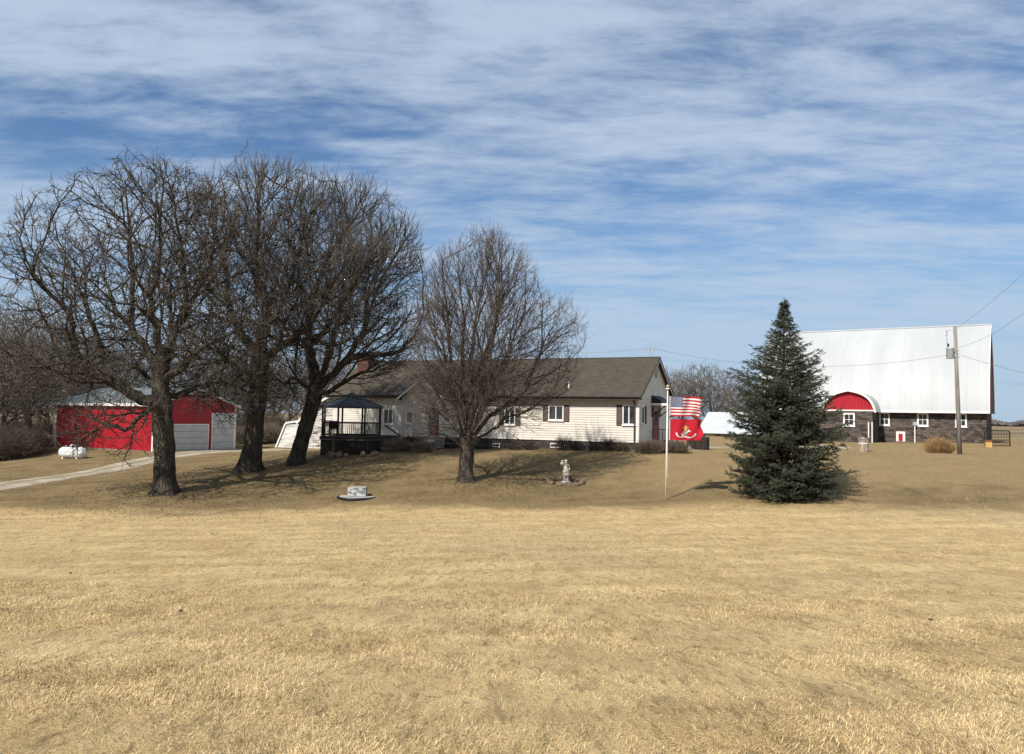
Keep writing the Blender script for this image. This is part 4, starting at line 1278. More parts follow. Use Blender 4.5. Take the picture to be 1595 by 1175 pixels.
# --- the middle oak
D = 44.5
T2 = Tree(23); b0 = on_ground(389, 734, D); sc = D / F
T2.chain([(b0.x, b0.y, b0.z - 0.15)] + pxpts(D, [(393, 690), (399, 640), (404, 590), (406, 545), (408, 510)]), gnarl=0.02, rmin=(0.50, 0.33))
add_limb(T2, D, [(405, 560), (385, 530, .4), (362, 495, .8), (350, 455, 1), (352, 420, 1)], 1, (0.20, 0.04))
add_limb(T2, D, [(408, 515), (412, 480, -.5), (405, 440, -.8), (398, 395, -1)], 2, (0.22, 0.04))
add_limb(T2, D, [(407, 530), (430, 495, .5), (447, 460, .8), (458, 420, 1)], 3, (0.24, 0.04))
add_limb(T2, D, [(405, 565), (440, 540, -.8), (470, 515, -1.4), (500, 480, -1.8)], 4, (0.19, 0.04))
add_limb(T2, D, [(404, 590), (370, 575, -1.2), (345, 560, -2), (318, 565, -2.6), (300, 590, -3)], 5, (0.14, 0.03))
add_limb(T2, D, [(406, 550), (415, 510, 1.8), (425, 460, 3)], 6, (0.16, 0.04))
T2.ramify([(P(418, 474, D), (192 * sc, 6.4, 216 * sc)), (P(360, 440, D), (105 * sc, 4, 180 * sc)), (P(400, 590, D - 1), (105 * sc, 3.4, 58 * sc))],
          T2.starts, (0.42, 0.32), (28, 58), 0.09, 0.09, (0.05, 0, 0), 0.90, (4.4, 2.0), 0.38)
T2.grow(np.concatenate([ellipsoid(T2.r, 3800, P(418, 474, D), 192 * sc, 6.4, 216 * sc, -0.35, 0.33), ellipsoid(T2.r, 900, P(360, 440, D), 105 * sc, 4, 180 * sc, -0.6, 0.4), ellipsoid(T2.r, 350, P(400, 590, D - 1), 100 * sc, 3.2, 55 * sc, -1, 0.5)]), 0.22, 2.4, 0.38, 60, (0.06, 0, 0.10), 0.12, 14000)
T2.finish(0.50, 0.0120, 2, (0.34, 0.75), 0.40, 0.34, 0.0135, 0.47, 0.54)
build_tree('oak_tree', T2, b0, M_OAK, M_OAKT, 'bare oak with a broad flared trunk, the middle of the three oaks', group='bare oaks on the lawn', flare=(0.9, 0.6))

# --- the leaning oak
D = 47.0
T3 = Tree(31); b0 = on_ground(461, 725, D); sc = D / F
T3.chain([(b0.x, b0.y, b0.z - 0.15)] + pxpts(D, [(468, 695), (477, 660), (488, 628), (493, 605)]), gnarl=0.012, rmin=(0.44, 0.36))
add_limb(T3, D, [(491, 615), (512, 610, -.4), (535, 595, -.9), (560, 582, -1.2), (580, 577, -1.5), (605, 565, -1.6)], 1, (0.17, 0.05))
add_limb(T3, D, [(493, 605), (515, 588, .3), (535, 570, .5), (550, 557, .6), (580, 552, .5), (620, 549, .4), (640, 528, .3), (652, 508, .2)], 2, (0.27, 0.06))
add_limb(T3, D, [(535, 570, .5), (555, 540, .8), (572, 505, 1), (580, 470, 1), (592, 440, 1)], 2, (0.17, 0.04))
add_limb(T3, D, [(493, 605), (490, 575, .3), (480, 540, .4), (476, 500, .5), (490, 450, .6)], 3, (0.20, 0.04))
add_limb(T3, D, [(492, 608), (475, 600, -.6), (455, 585, -1.2), (440, 600, -1.6), (425, 590, -2)], 4, (0.13, 0.03))
add_limb(T3, D, [(480, 540, .4), (505, 515, 1.5), (530, 480, 2.4)], 3, (0.12, 0.04))
add_limb(T3, D, [(493, 605), (505, 570, -1.6), (520, 530, -2.6), (530, 480, -3.2)], 5, (0.14, 0.04))
T3.ramify([(P(528, 462, D), (140 * sc, 6.0, 186 * sc)), (P(608, 472, D), (58 * sc, 3.2, 118 * sc)), (P(470, 590, D - 1), (75 * sc, 2.8, 48 * sc))],
          T3.starts, (0.42, 0.32), (28, 58), 0.09, 0.09, (0.08, 0, 0), 0.90, (4.4, 2.0), 0.38)
T3.grow(np.concatenate([ellipsoid(T3.r, 3200, P(528, 462, D), 140 * sc, 6.0, 186 * sc, -0.4, 0.33), ellipsoid(T3.r, 800, P(478, 445, D), 85 * sc, 4, 180 * sc, -0.6, 0.4), ellipsoid(T3.r, 500, P(608, 472, D), 58 * sc, 3, 115 * sc, -1, 0.5), ellipsoid(T3.r, 250, P(470, 590, D - 1), 70 * sc, 2.6, 45 * sc, -1, 0.5)]), 0.22, 2.4, 0.38, 60, (0.08, 0, 0.10), 0.12, 14000)
T3.finish(0.44, 0.0120, 2, (0.34, 0.75), 0.40, 0.34, 0.0135, 0.47, 0.54)
build_tree('oak_tree', T3, b0, M_OAK, M_OAKT, 'bare oak leaning right beside the gazebo', group='bare oaks on the lawn', flare=(0.5, 0.4))

# --- the maple before the house
D = 40.0
T4 = Tree(47); b0 = on_ground(727, 749, D); sc = D / F
T4.chain([(b0.x, b0.y, b0.z - 0.12)] + pxpts(D, [(727, 725), (728, 700), (728, 682)]), gnarl=0.01, rmin=(0.35, 0.36))
ml = [[(727, 690), (706, 660, -.3), (682, 615, -.6), (662, 570, -.9)],
      [(727, 685), (716, 640, .4), (694, 560, .8)],
      [(728, 682), (727, 640, -.3), (722, 580, -.6)],
      [(728, 682), (738, 640, .5), (745, 580, .9)],
      [(728, 684), (745, 650, -.4), (785, 560, -.9)],
      [(729, 688), (760, 650, .2), (790, 632, .4), (815, 612, .5), (828, 580, .6)],
      [(729, 688), (752, 640, 1.2), (795, 555, 2.0)],
      [(727, 690), (705, 660, 1.2), (680, 640, 2.0), (655, 600, 2.4)],
      [(728, 688), (740, 655, -1.4), (760, 610, -2.3)],
      [(727, 688), (715, 655, -1.5), (695, 600, -2.4)],
      [(729, 692), (765, 668, .2), (800, 648, .5), (835, 636, .8)],
      [(728, 682), (733, 630, 0), (736, 570, 0), (738, 500, 0)], [(728, 684), (740, 630, -.6), (756, 575, -.9), (768, 510, -1.0)], [(728, 686), (716, 625, -.6), (704, 570, -.8), (696, 500, -.9)],
      [(727, 694), (700, 680, -.8), (672, 668, -1.4), (645, 672, -1.7)]]
for k, l in enumerate(ml): add_limb(T4, D, l, k + 1, (0.12 if k < 7 else 0.08, 0.022))
T4.ramify([(P(752, 548, D), (114 * sc, 3.8, 182 * sc)), (P(850, 545, D), (66 * sc, 2.6, 88 * sc)), (P(690, 655, D - 1), (60 * sc, 2.2, 32 * sc))],
          T4.starts, (0.30, 0.26), (24, 52), 0.06, 0.05, (0, 0, 0), 0.92, (3.0, 1.4), 0.45, 0.3)
T4.grow(np.concatenate([ellipsoid(T4.r, 3800, P(752, 548, D), 114 * sc, 3.7, 182 * sc, -0.5, 0.36), ellipsoid(T4.r, 800, P(850, 545, D), 66 * sc, 2.4, 88 * sc, -0.9, 0.5)]), 0.16, 2.0, 0.25, 60, (0, 0, 0.06), 0.08, 15000)
T4.finish(0.34, 0.0072, 2, (0.28, 0.58), 0.30, 0.30, 0.0095, 0.5, 0.42)
build_tree('maple_tree', T4, b0, M_MAPLE, M_MAPLET, 'rounded bare maple with fine reddish twigs on a short thick trunk', flare=(0.45, 0.3), thick=0.045)

# --- woodland and farmyard trees behind: three forms, each copied
def bg_tree(seed, h, w, R):
    T = Tree(seed)
    T.chain([(0, 0, -0.3), (0.1, 0, h * 0.12), (0.0, 0.1, h * 0.25), (0.15, 0, h * 0.42)], gnarl=0.05, rmin=(R, R * 0.6))
    s = T.r
    for k in range(6):
        a = k * 1.05 + s.random(); i = T.nearest((0, 0, h * (0.2 + 0.04 * k)))
        q = T.p[i]
        T.chain([q, q + np.array([math.cos(a) * w * .22, math.sin(a) * w * .22, h * .14]), q + np.array([math.cos(a) * w * .34, math.sin(a) * w * .34, h * .34])], start=i, limb=1, gnarl=0.08, rmin=(R * .4, R * .12))
    T.grow(ellipsoid(s, 950, (0, 0, h * 0.6), w * .5, w * .5, h * .42, -1, 0.5), 0.42, 3.2, 0.55, 60, (0, 0, 0.2), 0.18, 3000)
    T.finish(R, 0.020, 3, (0.6, 1.2), 0.35, 0.5, 0.017, 0.5, 0.6)
    return T
forms = []
for sd, h, w, R in ((61, 11.5, 9.0, 0.26), (67, 9.5, 8.5, 0.22), (71, 13.0, 9.0, 0.30)):
    forms.append(build_tree('bare_tree', bg_tree(sd, h, w, R), (0, 0, 0), M_WOOD, M_WOODT, 'x', thick=0.07, limbs=False, tr_sides=8))
LAB_L = 'bare grey-brown tree in the woodland left of and behind the garage'
LAB_R = 'low bare tree in the row beyond the house gable'
spots = []
rs = np.random.default_rng(5)
for (px, D, s) in ((-40, 62, 1.0), (6, 64, .92), (40, 68, 1.0), (72, 76, .95), (20, 80, .95), (100, 84, .95), (-20, 84, 1.0), (130, 92, 1.05), (165, 86, .9), (205, 95, 1.0), (250, 90, .92),
                   (290, 88, .95), (330, 84, .95), (365, 94, 1.0), (395, 86, .85), (425, 92, .95), (450, 84, .8), (485, 96, .95), (525, 92, .85), (-90, 70, 1.1), (60, 95, 1.0), (150, 110, 1.05), (380, 112, 1.15), (560, 104, .85)):
    spots.append((px, D, s, LAB_L, 'bare trees of the woodland'))
for (px, D, s) in ((1040, 92, .60), (1062, 98, .72), (1085, 94, .60), (1108, 100, .68), (1130, 94, .56), (1150, 102, .62), (1175, 98, .5), (1020, 104, .62)):
    spots.append((px, D, s, LAB_R, 'bare trees beyond the house'))
for i, (px, D, s, lab, grp) in enumerate(spots):
    o = forms[i] if i < 3 else copy_tree(forms[i % 3])
    q = P(px, 690, D)
    o.location = (q.x, D, G(q.x, D)); o.rotation_euler = (0, 0, rs.random() * 6.28)
    k = s * (0.92 + 0.16 * rs.random()); o.scale = (k * 1.05, k * 1.05, k)
    props(o, lab, 'tree', grp)
# ------------------------------------------------------------------ the spruce
def spruce(base, h, rbase, seed):
    r = np.random.default_rng(seed)
    root = empty('spruce_tree', base, 0, 'dark green conical spruce in front of the barn', 'tree')
    MB().tube([(0, 0, -.2), (0.03, 0, h * .3), (0, .03, h * .65), (0, 0, h * .99)], [.2, .14, .07, .012], 10).build('trunk', M_OAK, root)
    ba, bb, rra, rrb = [], [], [], []
    so, sd_, ss, st_ = [], [], [], []
    z = 0.18
    while z < h * .985:
        f = z / h
        # the outline: full low down, drawn in to a narrow top
        R = float(np.interp(f, [0, .06, .14, .30, .40, .50, .60, .70, .80, .90, .96, 1], [1.85, 2.25, 2.45, 2.55, 2.45, 2.15, 1.85, 1.28, .62, .20, .07, .01])) * rbase
        nb = int(8 + 9 * (1 - f))
        ph = r.random() * 6.28
        for k in range(nb):
            a = ph + 6.283 * k / nb + r.normal(0, .16)
            L = R * np.clip(r.normal(.95, .17), .5, 1.32)
            if f < .34 and r.random() < .12: continue
            zb = z; z = z + r.normal(0, .09)
            rise = 0.30 * (f - .35) + r.normal(0, .06)          # low boughs droop, high ones rise
            n = max(4, int(L / .17)); pts = []
            for i in range(n + 1):
                s = i / n
                pts.append(np.array([math.cos(a) * L * s, math.sin(a) * L * s, z + L * (rise * s * 1.3 - .24 * s * (1 - f) + .30 * s * s) + r.normal(0, .01)]))
            pts = np.array(pts); pts[:, 2] = np.maximum(pts[:, 2], .10 + r.random() * .05)
            z = zb
            for i in range(n):
                ba.append(pts[i]); bb.append(pts[i + 1]); rra.append(.022 * (1 - i / n) * (L / 2) + .005); rrb.append(.022 * (1 - (i + 1) / n) * (L / 2) + .004)
            d = np.array([math.cos(a), math.sin(a), 0]); sv = np.array([-d[1], d[0], 0])
            for i in range(1, n + 1):
                s = i / n
                if s < .22 and L > 1.0: continue
                tl = (0.50 * (1 - s) + .20) * min(1.0, L / 1.4 + .34)
                for q in (-1, 1):
                    if r.random() < .10: continue
                    td = d * .72 + sv * q * r.uniform(.55, 1.0) + np.array([0, 0, r.normal(.05, .30)]); td /= np.linalg.norm(td)
                    m = max(2, int(tl / .085))
                    for j in range(m + 1):
                        o = pts[i] + td * tl * (j + .3) / (m + 1) + r.normal(0, .018, 3)
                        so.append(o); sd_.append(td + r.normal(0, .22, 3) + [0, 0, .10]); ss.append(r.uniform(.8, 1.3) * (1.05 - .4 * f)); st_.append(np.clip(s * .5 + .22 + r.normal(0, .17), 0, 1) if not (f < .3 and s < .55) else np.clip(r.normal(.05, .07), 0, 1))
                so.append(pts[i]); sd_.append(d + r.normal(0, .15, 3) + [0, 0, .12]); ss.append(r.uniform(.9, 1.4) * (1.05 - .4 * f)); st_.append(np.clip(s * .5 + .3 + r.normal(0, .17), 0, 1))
        z += .21 + .05 * r.random()
    for k in range(14):                                          # leader
        so.append(np.array([0, 0, h * .93 + k * h * .006])); sd_.append(np.array([r.normal(0, .28), r.normal(0, .28), 1.0])); ss.append(.6); st_.append(.7)
    v, f = frusta(np.array(ba), np.array(bb), np.array(rra), np.array(rrb), 4, None)
    fast_mesh('bough', v, [f], M_OAK, root, smooth=True)['kind'] = 'stuff'
    so, sd_, ss, st_ = np.array(so), np.array(sd_), np.array(ss), np.array(st_)
    sd_ /= np.linalg.norm(sd_, axis=1)[:, None]
    n = len(so)
    side = np.cross(sd_, np.array([0, 0, 1.])); side /= np.linalg.norm(side, axis=1)[:, None] + 1e-6
    up = np.cross(side, sd_)
    V, Fq, ti = [], [], []
    nd = 9
    for k in range(nd):                                          # needles of each sprig
        s = k / nd; ang = k * 2.399 + r.random(n) * .8
        o = so + sd_ * (ss * .16 * s)[:, None]
        out = side * np.cos(ang)[:, None] + up * np.sin(ang)[:, None]
        dr = sd_ * .75 + out * .75; L = ss * .072 * r.uniform(.7, 1.2, n)
        tip = o + dr * L[:, None]
        w = np.cross(dr, out); w /= np.linalg.norm(w, axis=1)[:, None] + 1e-6
        w = w * (.0145 * ss)[:, None]
        V.append(np.stack([o - w, o + w, tip], 1)); ti.append(np.repeat(st_, 3))
    V = np.concatenate(V).reshape(-1, 3); i = np.arange(len(V) // 3) * 3
    t = NT('spruce_needles')
    a = t.attr('tint'); g = t.noise(1.5, 4, .6)
    c = t.mix(t.ramp(a, .0, .9), (0.012, 0.016, 0.009), (0.066, 0.074, 0.046)); c = t.mix(t.ramp(g, .4, .7, 0, .4), c, (0.040, 0.049, 0.034))  # outer needles paler, inner darker: lit highlights put into the colour
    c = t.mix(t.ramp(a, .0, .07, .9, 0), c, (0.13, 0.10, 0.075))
    m = t.out(c, .7, 0, .25)
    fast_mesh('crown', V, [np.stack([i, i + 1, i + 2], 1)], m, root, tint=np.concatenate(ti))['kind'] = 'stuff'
    print('spruce sprigs', n)
    return root
b0 = on_ground(1221, 776, 36.2)
h_sp = P(1214, 468, 36.2).z - b0.z
spruce(b0, h_sp, 0.94, 5)

# ------------------------------------------------------------------ gazebo
M_DWOOD = plain('dark_stained_wood', (0.035, 0.028, 0.023), .25, 4, .8)
M_GAZR = plain('blue_grey_roof_felt', (0.075, 0.085, 0.095), .2, 2.5, .7)
gc = P(547, 700, 50.2)
gz = empty('gazebo', (gc.x, gc.y, G(gc.x, gc.y - 1.6)), rad(8), 'dark wooden gazebo on a raised deck beside the leaning oak', 'gazebo')
zl = lambda py: P(547, py, 49.0).z - gz.location.z
RG = 1.95; zd = zl(681); zrail = zl(659); zev = zl(633); ztp = zl(618)
oct_ = lambda r, z, o=0.0: [(r * math.cos(rad(22.5) + k * math.pi / 4 + o), r * math.sin(rad(22.5) + k * math.pi / 4 + o), z) for k in range(8)]
m = MB(); m.add(oct_(RG + .12, zd - .12) + oct_(RG + .12, zd), [tuple(range(8))[::-1], tuple(range(8, 16))] + [(k, (k + 1) % 8, 8 + (k + 1) % 8, 8 + k) for k in range(8)]); m.build('deck', M_DWOOD, gz)
MB().add(oct_(RG + .125, zd - .20) + oct_(RG + .125, zd - .125), [(k, (k + 1) % 8, 8 + (k + 1) % 8, 8 + k) for k in range(8)]).build('deck_rim', plain('worn_deck_edge', (0.13, 0.105, 0.09), .3, 3), gz)
e8, t8 = oct_(RG + .12, zev), oct_(.55, ztp)
for k in range(8):
    k2 = (k + 1) % 8
    m = MB(); m.add([e8[k], e8[k2], t8[k2], t8[k]], [(0, 1, 2, 3)]); m.add([(x, y, z - .07) for x, y, z in (e8[k], e8[k2], t8[k2], t8[k])], [(3, 2, 1, 0)])
    m.add([e8[k], e8[k2], (e8[k2][0], e8[k2][1], zev - .12), (e8[k][0], e8[k][1], zev - .12)], [(0, 1, 2, 3)])
    m.bar((t8[k][0], t8[k][1], ztp + .01), (e8[k][0], e8[k][1], zev + .01), .06, .04)
    m.build('roof_panel', M_GAZR, gz)
m = MB(); m.add(t8 + oct_(.5, ztp + .1) + oct_(.08, ztp + .26), [(k, (k + 1) % 8, 8 + (k + 1) % 8, 8 + k) for k in range(8)] + [(8 + k, 8 + (k + 1) % 8, 16 + (k + 1) % 8, 16 + k) for k in range(8)] + [tuple(range(16, 24))]); m.build('roof_cap', M_GAZR, gz)
p8 = oct_(RG - .05, 0)
for k in range(8):
    x, y, _ = p8[k]; x2, y2, _ = p8[(k + 1) % 8]
    MB().box(x - .055, x + .055, y - .055, y + .055, zd, zev - .03).build('post', M_DWOOD, gz)
    MB().box(x - .08, x + .08, y - .08, y + .08, -.5, zd - .125).build('deck_post', M_DWOOD, gz)
    if k == 7: continue
    m = MB(); m.bar((x, y, zrail), (x2, y2, zrail), .09, .05); m.bar((x, y, zd + .12), (x2, y2, zd + .12), .05, .05)
    for i in range(1, 12): q = i / 12; m.bar((x + (x2 - x) * q, y + (y2 - y) * q, zd + .12), (x + (x2 - x) * q, y + (y2 - y) * q, zrail), .03)
    m.build('railing', M_DWOOD, gz)
for k in range(8):
    x, y, _ = oct_(RG - .02, 0)[k]; x2, y2, _ = oct_(RG - .02, 0)[(k + 1) % 8]
    m = MB(); n = 9
    for i in range(n):
        q0, q1 = (i + .06) / n, (i + .94) / n
        m.add([(x + (x2 - x) * q0, y + (y2 - y) * q0, -.4), (x + (x2 - x) * q1, y + (y2 - y) * q1, -.4), (x + (x2 - x) * q1, y + (y2 - y) * q1, zd - .13), (x + (x2 - x) * q0, y + (y2 - y) * q0, zd - .13)], [(0, 1, 2, 3)])
    m.build('skirt_board', M_DWOOD, gz)
m = MB()                                       # steps down to the right
for i in range(5): m.box(RG + .1 + i * .28, RG + .40 + i * .28, -.6, .6, zd - .16 - i * .2, zd - .11 - i * .2)
for y in (-.62, .62): m.bar((RG, y, zd - .12), (RG + 1.6, y, zd - 1.15), .06, .22); m.bar((RG + .1, y, zd + .75), (RG + 1.55, y, zd - .2), .05, .07); m.bar((RG + 1.5, y, zd - 1.1), (RG + 1.5, y, zd - .15), .06)
m.build('steps', plain('worn_brown_timber', (0.10, 0.075, 0.06), .3, 3, .9), gz)
def rock(m, c, s, seed, mi=0):
    r = random.Random(seed); bm = bmesh.new(); bmesh.ops.create_icosphere(bm, subdivisions=2, radius=1)
    ax = [Vector((r.gauss(0, 1), r.gauss(0, 1), r.gauss(0, 1))).normalized() for _ in range(9)]
    for v in bm.verts:
        k = v.co.normalized()
        for a in ax:
            d = k.dot(a)
            if d > .72: k = k - a * (d - .72) * .9
        v.co = Vector((k.x * s[0] + c[0], k.y * s[1] + c[1], k.z * s[2] + c[2]))
    m.add([tuple(v.co) for v in bm.verts], [tuple(v.index for v in f.verts) for f in bm.faces]); bm.free(); return m
M_ROCK = plain('tan_fieldstone', (0.20, 0.155, 0.115), .3, 4, .95, bump=.4)
for i, (px, py, s, where) in enumerate(((516, 692, .34, 'leftmost'), (528, 697, .28, 'tall tilted'), (540, 703, .20, 'small low'), (566, 690, .22, 'middle'), (583, 696, .30, 'rightmost upright'))):
    q = P(px, py, 47.95 - .05 * i); g_ = G(q.x, q.y)
    rk = rock(MB(), (0, 0, 0), (s * .95, s * .6, s * (1.0 if i % 2 else .75)), 40 + i).build('boulder', M_ROCK, None)
    rk.location = (q.x, q.y, g_ + s * .55); props(rk, where + ' tan fieldstone against the gazebo base', 'stone', 'stones against the gazebo base')
ch = empty('patio_chair', (gz.location.x - 1.0, gz.location.y - .6, gz.location.z + zd), rad(20), 'dark patio chair on the gazebo deck', 'chair')
MB().box(-.26, .26, -.26, .26, .40, .44).build('seat', M_BLACK, ch); MB().box(-.26, .26, .24, .28, .46, .98).build('backrest', M_BLACK, ch)
for x in (-.23, .23):
    for y in (-.23, .23): MB().box(x - .02, x + .02, y - .02, y + .02, 0, .40).build('leg', M_BLACK, ch)
    MB().box(x - .03, x + .03, -.25, .25, .62, .65).build('armrest', M_BLACK, ch)

# ------------------------------------------------------------------ flagpole and the two flags
fb = on_ground(1037, 779, 36.6)
ftop = P(1040, 607, 36.6)
fp = empty('flagpole', fb, 0, 'slim white flagpole on the lawn carrying two flags', 'flagpole')
tp = ftop - fb
MB().tube([(0, 0, -.3), tuple(tp * .5), tuple(tp)], [.040, .034, .026], 12).build('pole', plain('white_pole', (0.72, 0.71, 0.68), .06, 1.5, .4), fp, True)
m = MB(); m.lathe([(.03, 0), (.10, .02), (.10, .05), (.03, .07)], 12, tuple(tp)); m.build('truck', M_WHITE, fp)
m = MB(); m.lathe([(.02, .07), (.055, .10), (.075, .15), (.055, .20), (.01, .23)], 12, tuple(tp)); m.build('finial', plain('gold_ball', (0.55, 0.42, 0.20), .1, 2, .35, .6), fp, True)
m = MB(); m.tube([(.06, -.03, tp.z + .0), (.055, -.045, tp.z * .5), (.045, -.05, 1.0)], .006, 5); m.build('halyard', M_WHITE, fp)
def flag_surface(w, h, seed):
    r = random.Random(seed); a, b, c = r.random() * 6, r.random() * 6, r.random() * 6
    def S(u, v, off=0.0):
        """u along the fly 0..1, v up 0..1"""
        x = u * w * (.97 - .03 * math.sin(v * 3 + a))
        y = (.12 * math.sin(u * 8.0 + v * 1.6 + a) + .05 * math.sin(u * 15 - v * 3.0 + b)) * (0.2 + u)
        z = v * h - .05 * u * u + .022 * math.sin(u * 8 + c) * u + .03 * u * math.sin(v * 6 + b)
        if u > .85: x -= (u - .85) * .45 * w * (.5 + .5 * math.sin(v * 9 + c)); y += (u - .85) * .5 * math.sin(v * 7 + a)
        return Vector((x, y + off, z))
    return S
def flag(name, S, nu, nv, fn, mats, label):
    o = bpy.data.objects.new(name, None); me = bpy.data.meshes.new(name)
    V = [tuple(S(i / nu, j / nv)) for j in range(nv + 1) for i in range(nu + 1)]
    Fc = [(j * (nu + 1) + i, j * (nu + 1) + i + 1, (j + 1) * (nu + 1) + i + 1, (j + 1) * (nu + 1) + i) for j in range(nv) for i in range(nu)]
    me.from_pydata(V, [], Fc)
    for m_ in mats: me.materials.append(m_)
    me.polygons.foreach_set('material_index', [fn((i + .5) / nu, (j + .5) / nv) for j in range(nv) for i in range(nu)])
    me.polygons.foreach_set('use_smooth', [True] * len(Fc)); me.update()
    root = empty(name, (0, 0, 0), 0, label, 'flag'); bpy.data.objects.remove(o)
    link(bpy.data.objects.new('cloth', me), root)
    return root
def cloth(name, c):
    t = NT(name); n = t.noise(30, 3, .6)
    col = t.mix(t.ramp(n, .3, .7, 0, .2), c, tuple(x * .8 for x in c))
    t.out(col, .8, 0, .15)
    tr = t.n('ShaderNodeBsdfTranslucent'); t.l(col, tr.inputs['Color'])
    mx_ = t.n('ShaderNodeMixShader'); mx_.inputs[0].default_value = .25
    o_ = t.t.nodes['Material Output']; t.l(t.b.outputs[0], mx_.inputs[1]); t.l(tr.outputs[0], mx_.inputs[2]); t.l(mx_.outputs[0], o_.inputs['Surface'])
    return t.m
C_RED, C_WHT, C_BLU = cloth('flag_red', (0.48, 0.02, 0.035)), cloth('flag_white', (0.75, 0.74, 0.72)), cloth('flag_blue', (0.04, 0.055, 0.15))
C_GLD, C_GRY = cloth('emblem_gold', (0.62, 0.47, 0.20)), cloth('emblem_grey', (0.30, 0.29, 0.24))
fw = 1.5; fh = .93
S1 = flag_surface(fw, fh, 4)
def us(u, v):
    s = min(12, int((1 - v) * 13))
    if u < .40 and s < 7: return 2
    return 0 if s % 2 == 0 else 1
fl = flag('national_flag', S1, 45, 26, us, [C_RED, C_WHT, C_BLU], 'upper flag with red and white stripes and starred blue canton')
fl.location = P(1043.5, 648.5, 36.55)
m = MB()
for rw in range(9):
    for cl in range(6 if rw % 2 == 0 else 5):
        cu_, cv_ = (.40 / 12) * (1 + 2 * cl + (rw % 2)), 1 - (7 / 13) * (rw + 1) / 10
        for off in (-.005, .005):
            pts = []
            for k in range(10):
                rr = .030 if k % 2 == 0 else .013; an = math.pi / 2 + k * math.pi / 5
                pts.append(S1(cu_ + rr * math.cos(an) / fw, cv_ + rr * math.sin(an) / fh, off))
            m.add(pts, [tuple(range(10))])
st = m.build('star', C_WHT, fl); st['kind'] = 'stuff'
MB().tube([S1(0, 0), S1(0, .5), S1(0, 1)], .02, 6).build('header', C_WHT, fl)
S2 = flag_surface(fw * 1.02, fh * 1.04, 9)
f2 = flag('red_flag', S2, 40, 20, lambda u, v: 0, [C_RED], 'lower red flag with gold and white anchor emblem and ribbon')
f2.location = P(1043, 685.5, 36.55)
MB().tube([S2(0, 0), S2(0, .5), S2(0, 1)], .02, 6).build('header', C_WHT, f2)
def decal(name, polys, mat):
    m = MB()
    for poly in polys:
        for off in (-.007, .007):
            c = (sum(p[0] for p in poly) / len(poly), sum(p[1] for p in poly) / len(poly))
            vs_ = [S2(c[0], c[1], off)] + [S2(p[0], p[1], off) for p in poly]; n = len(poly)
            m.add(vs_, [(0, 1 + k, 1 + (k + 1) % n) for k in range(n)])
    return m.build(name, mat, f2)
def band(pts, w):
    out = []
    for i in range(len(pts) - 1):
        (x0, y0), (x1, y1) = pts[i], pts[i + 1]; L = math.hypot(x1 - x0, (y1 - y0)) or 1
        nx_, ny_ = -(y1 - y0) / L * w, (x1 - x0) / L * w
        out.append([(x0 + nx_, y0 + ny_), (x1 + nx_, y1 + ny_), (x1 - nx_, y1 - ny_), (x0 - nx_, y0 - ny_)])
    return out
circ = lambda x, y, r: [(x + r * math.cos(k / 14 * 6.283) * .62, y + r * math.sin(k / 14 * 6.283)) for k in range(14)]
decal('ribbon', band([(.20, .36), (.21, .26), (.26, .17), (.33, .14), (.40, .18), (.47, .20), (.54, .18), (.62, .14), (.70, .17), (.77, .26), (.79, .38)], .026), C_WHT)
decal('globe', [circ(.49, .38, .13)], C_GRY)
decal('globe_land', [circ(.475, .41, .055), circ(.52, .34, .04)], C_GLD)
decal('anchor', band([(.40, .24), (.60, .50)], .020) + band([(.37, .36), (.385, .25), (.42, .20), (.49, .20)], .022) + band([(.57, .53), (.64, .45)], .016), C_WHT)
decal('eagle', [[(.40, .60), (.46, .66), (.485, .73), (.52, .72), (.525, .66), (.60, .62), (.53, .60), (.54, .50), (.45, .50), (.47, .58)]], C_GLD)

# ------------------------------------------------------------------ utility pole, transformer and wires
ub = on_ground(1495, 708, 50.0); ut = P(1487.5, 508, 50.0)
up_ = empty('utility_pole', ub, 0, 'tall grey wooden utility pole beside the tan grass clump', 'utility pole')
tv = ut - ub; at_ = lambda f: tv * f
M_POLE = plain('weathered_pole', (0.265, 0.245, 0.225), .2, 2, .95, stretch=(6, 6, .5), bump=.3)
MB().tube([tuple(at_(-.03)), tuple(at_(.5)), tuple(at_(1.0))], [.145, .12, .098], 14).build('pole', M_POLE, up_, True)
M_TANK = plain('transformer_grey', (0.42, 0.45, 0.45), .12, 2, .5)
tl_ = P(1480, 559, 49.95) - ub
m = MB(); m.lathe([(.20, 0), (.22, .02), (.22, .62), (.235, .64), (.235, .68), (.16, .74), (.05, .76)], 18, tuple(tl_)); tk = m.build('transformer', M_TANK, up_, True)
m = MB(); m.lathe([(.03, .7), (.07, .74), (.04, .78), (.08, .82), (.04, .86), (.07, .90), (.02, .98)], 10, (tl_.x - .12, tl_.y, tl_.z)); m.build('bushing', M_BLACK, tk)
m = MB(); m.box(tl_.x + .2, tl_.x + .34, tl_.y - .06, tl_.y + .06, tl_.z + .1, tl_.z + .16); m.box(tl_.x + .2, tl_.x + .34, tl_.y - .06, tl_.y + .06, tl_.z + .46, tl_.z + .52); m.build('bracket', M_TANK, tk)
ci = P(1474.5, 518, 49.95) - ub; cp = at_(.95)
m = MB(); m.bar((ci.x, ci.y, ci.z + .12), (cp.x, cp.y, ci.z + .14), .03); m.lathe([(.03, -.2), (.06, -.16), (.03, -.1), (.065, -.04), (.03, .02), (.06, .08), (.02, .14)], 10, tuple(ci)); m.build('fuse_cutout', plain('porcelain_grey', (0.45, 0.45, 0.47), .1), up_)
m = MB(); m.tube([tuple(ci + Vector((0, 0, -.2))), tuple(ci + Vector((.02, 0, -.7))), (tl_.x - .12, tl_.y, tl_.z + .98)], .012, 5); m.build('jumper_wire', M_BLACK, up_)
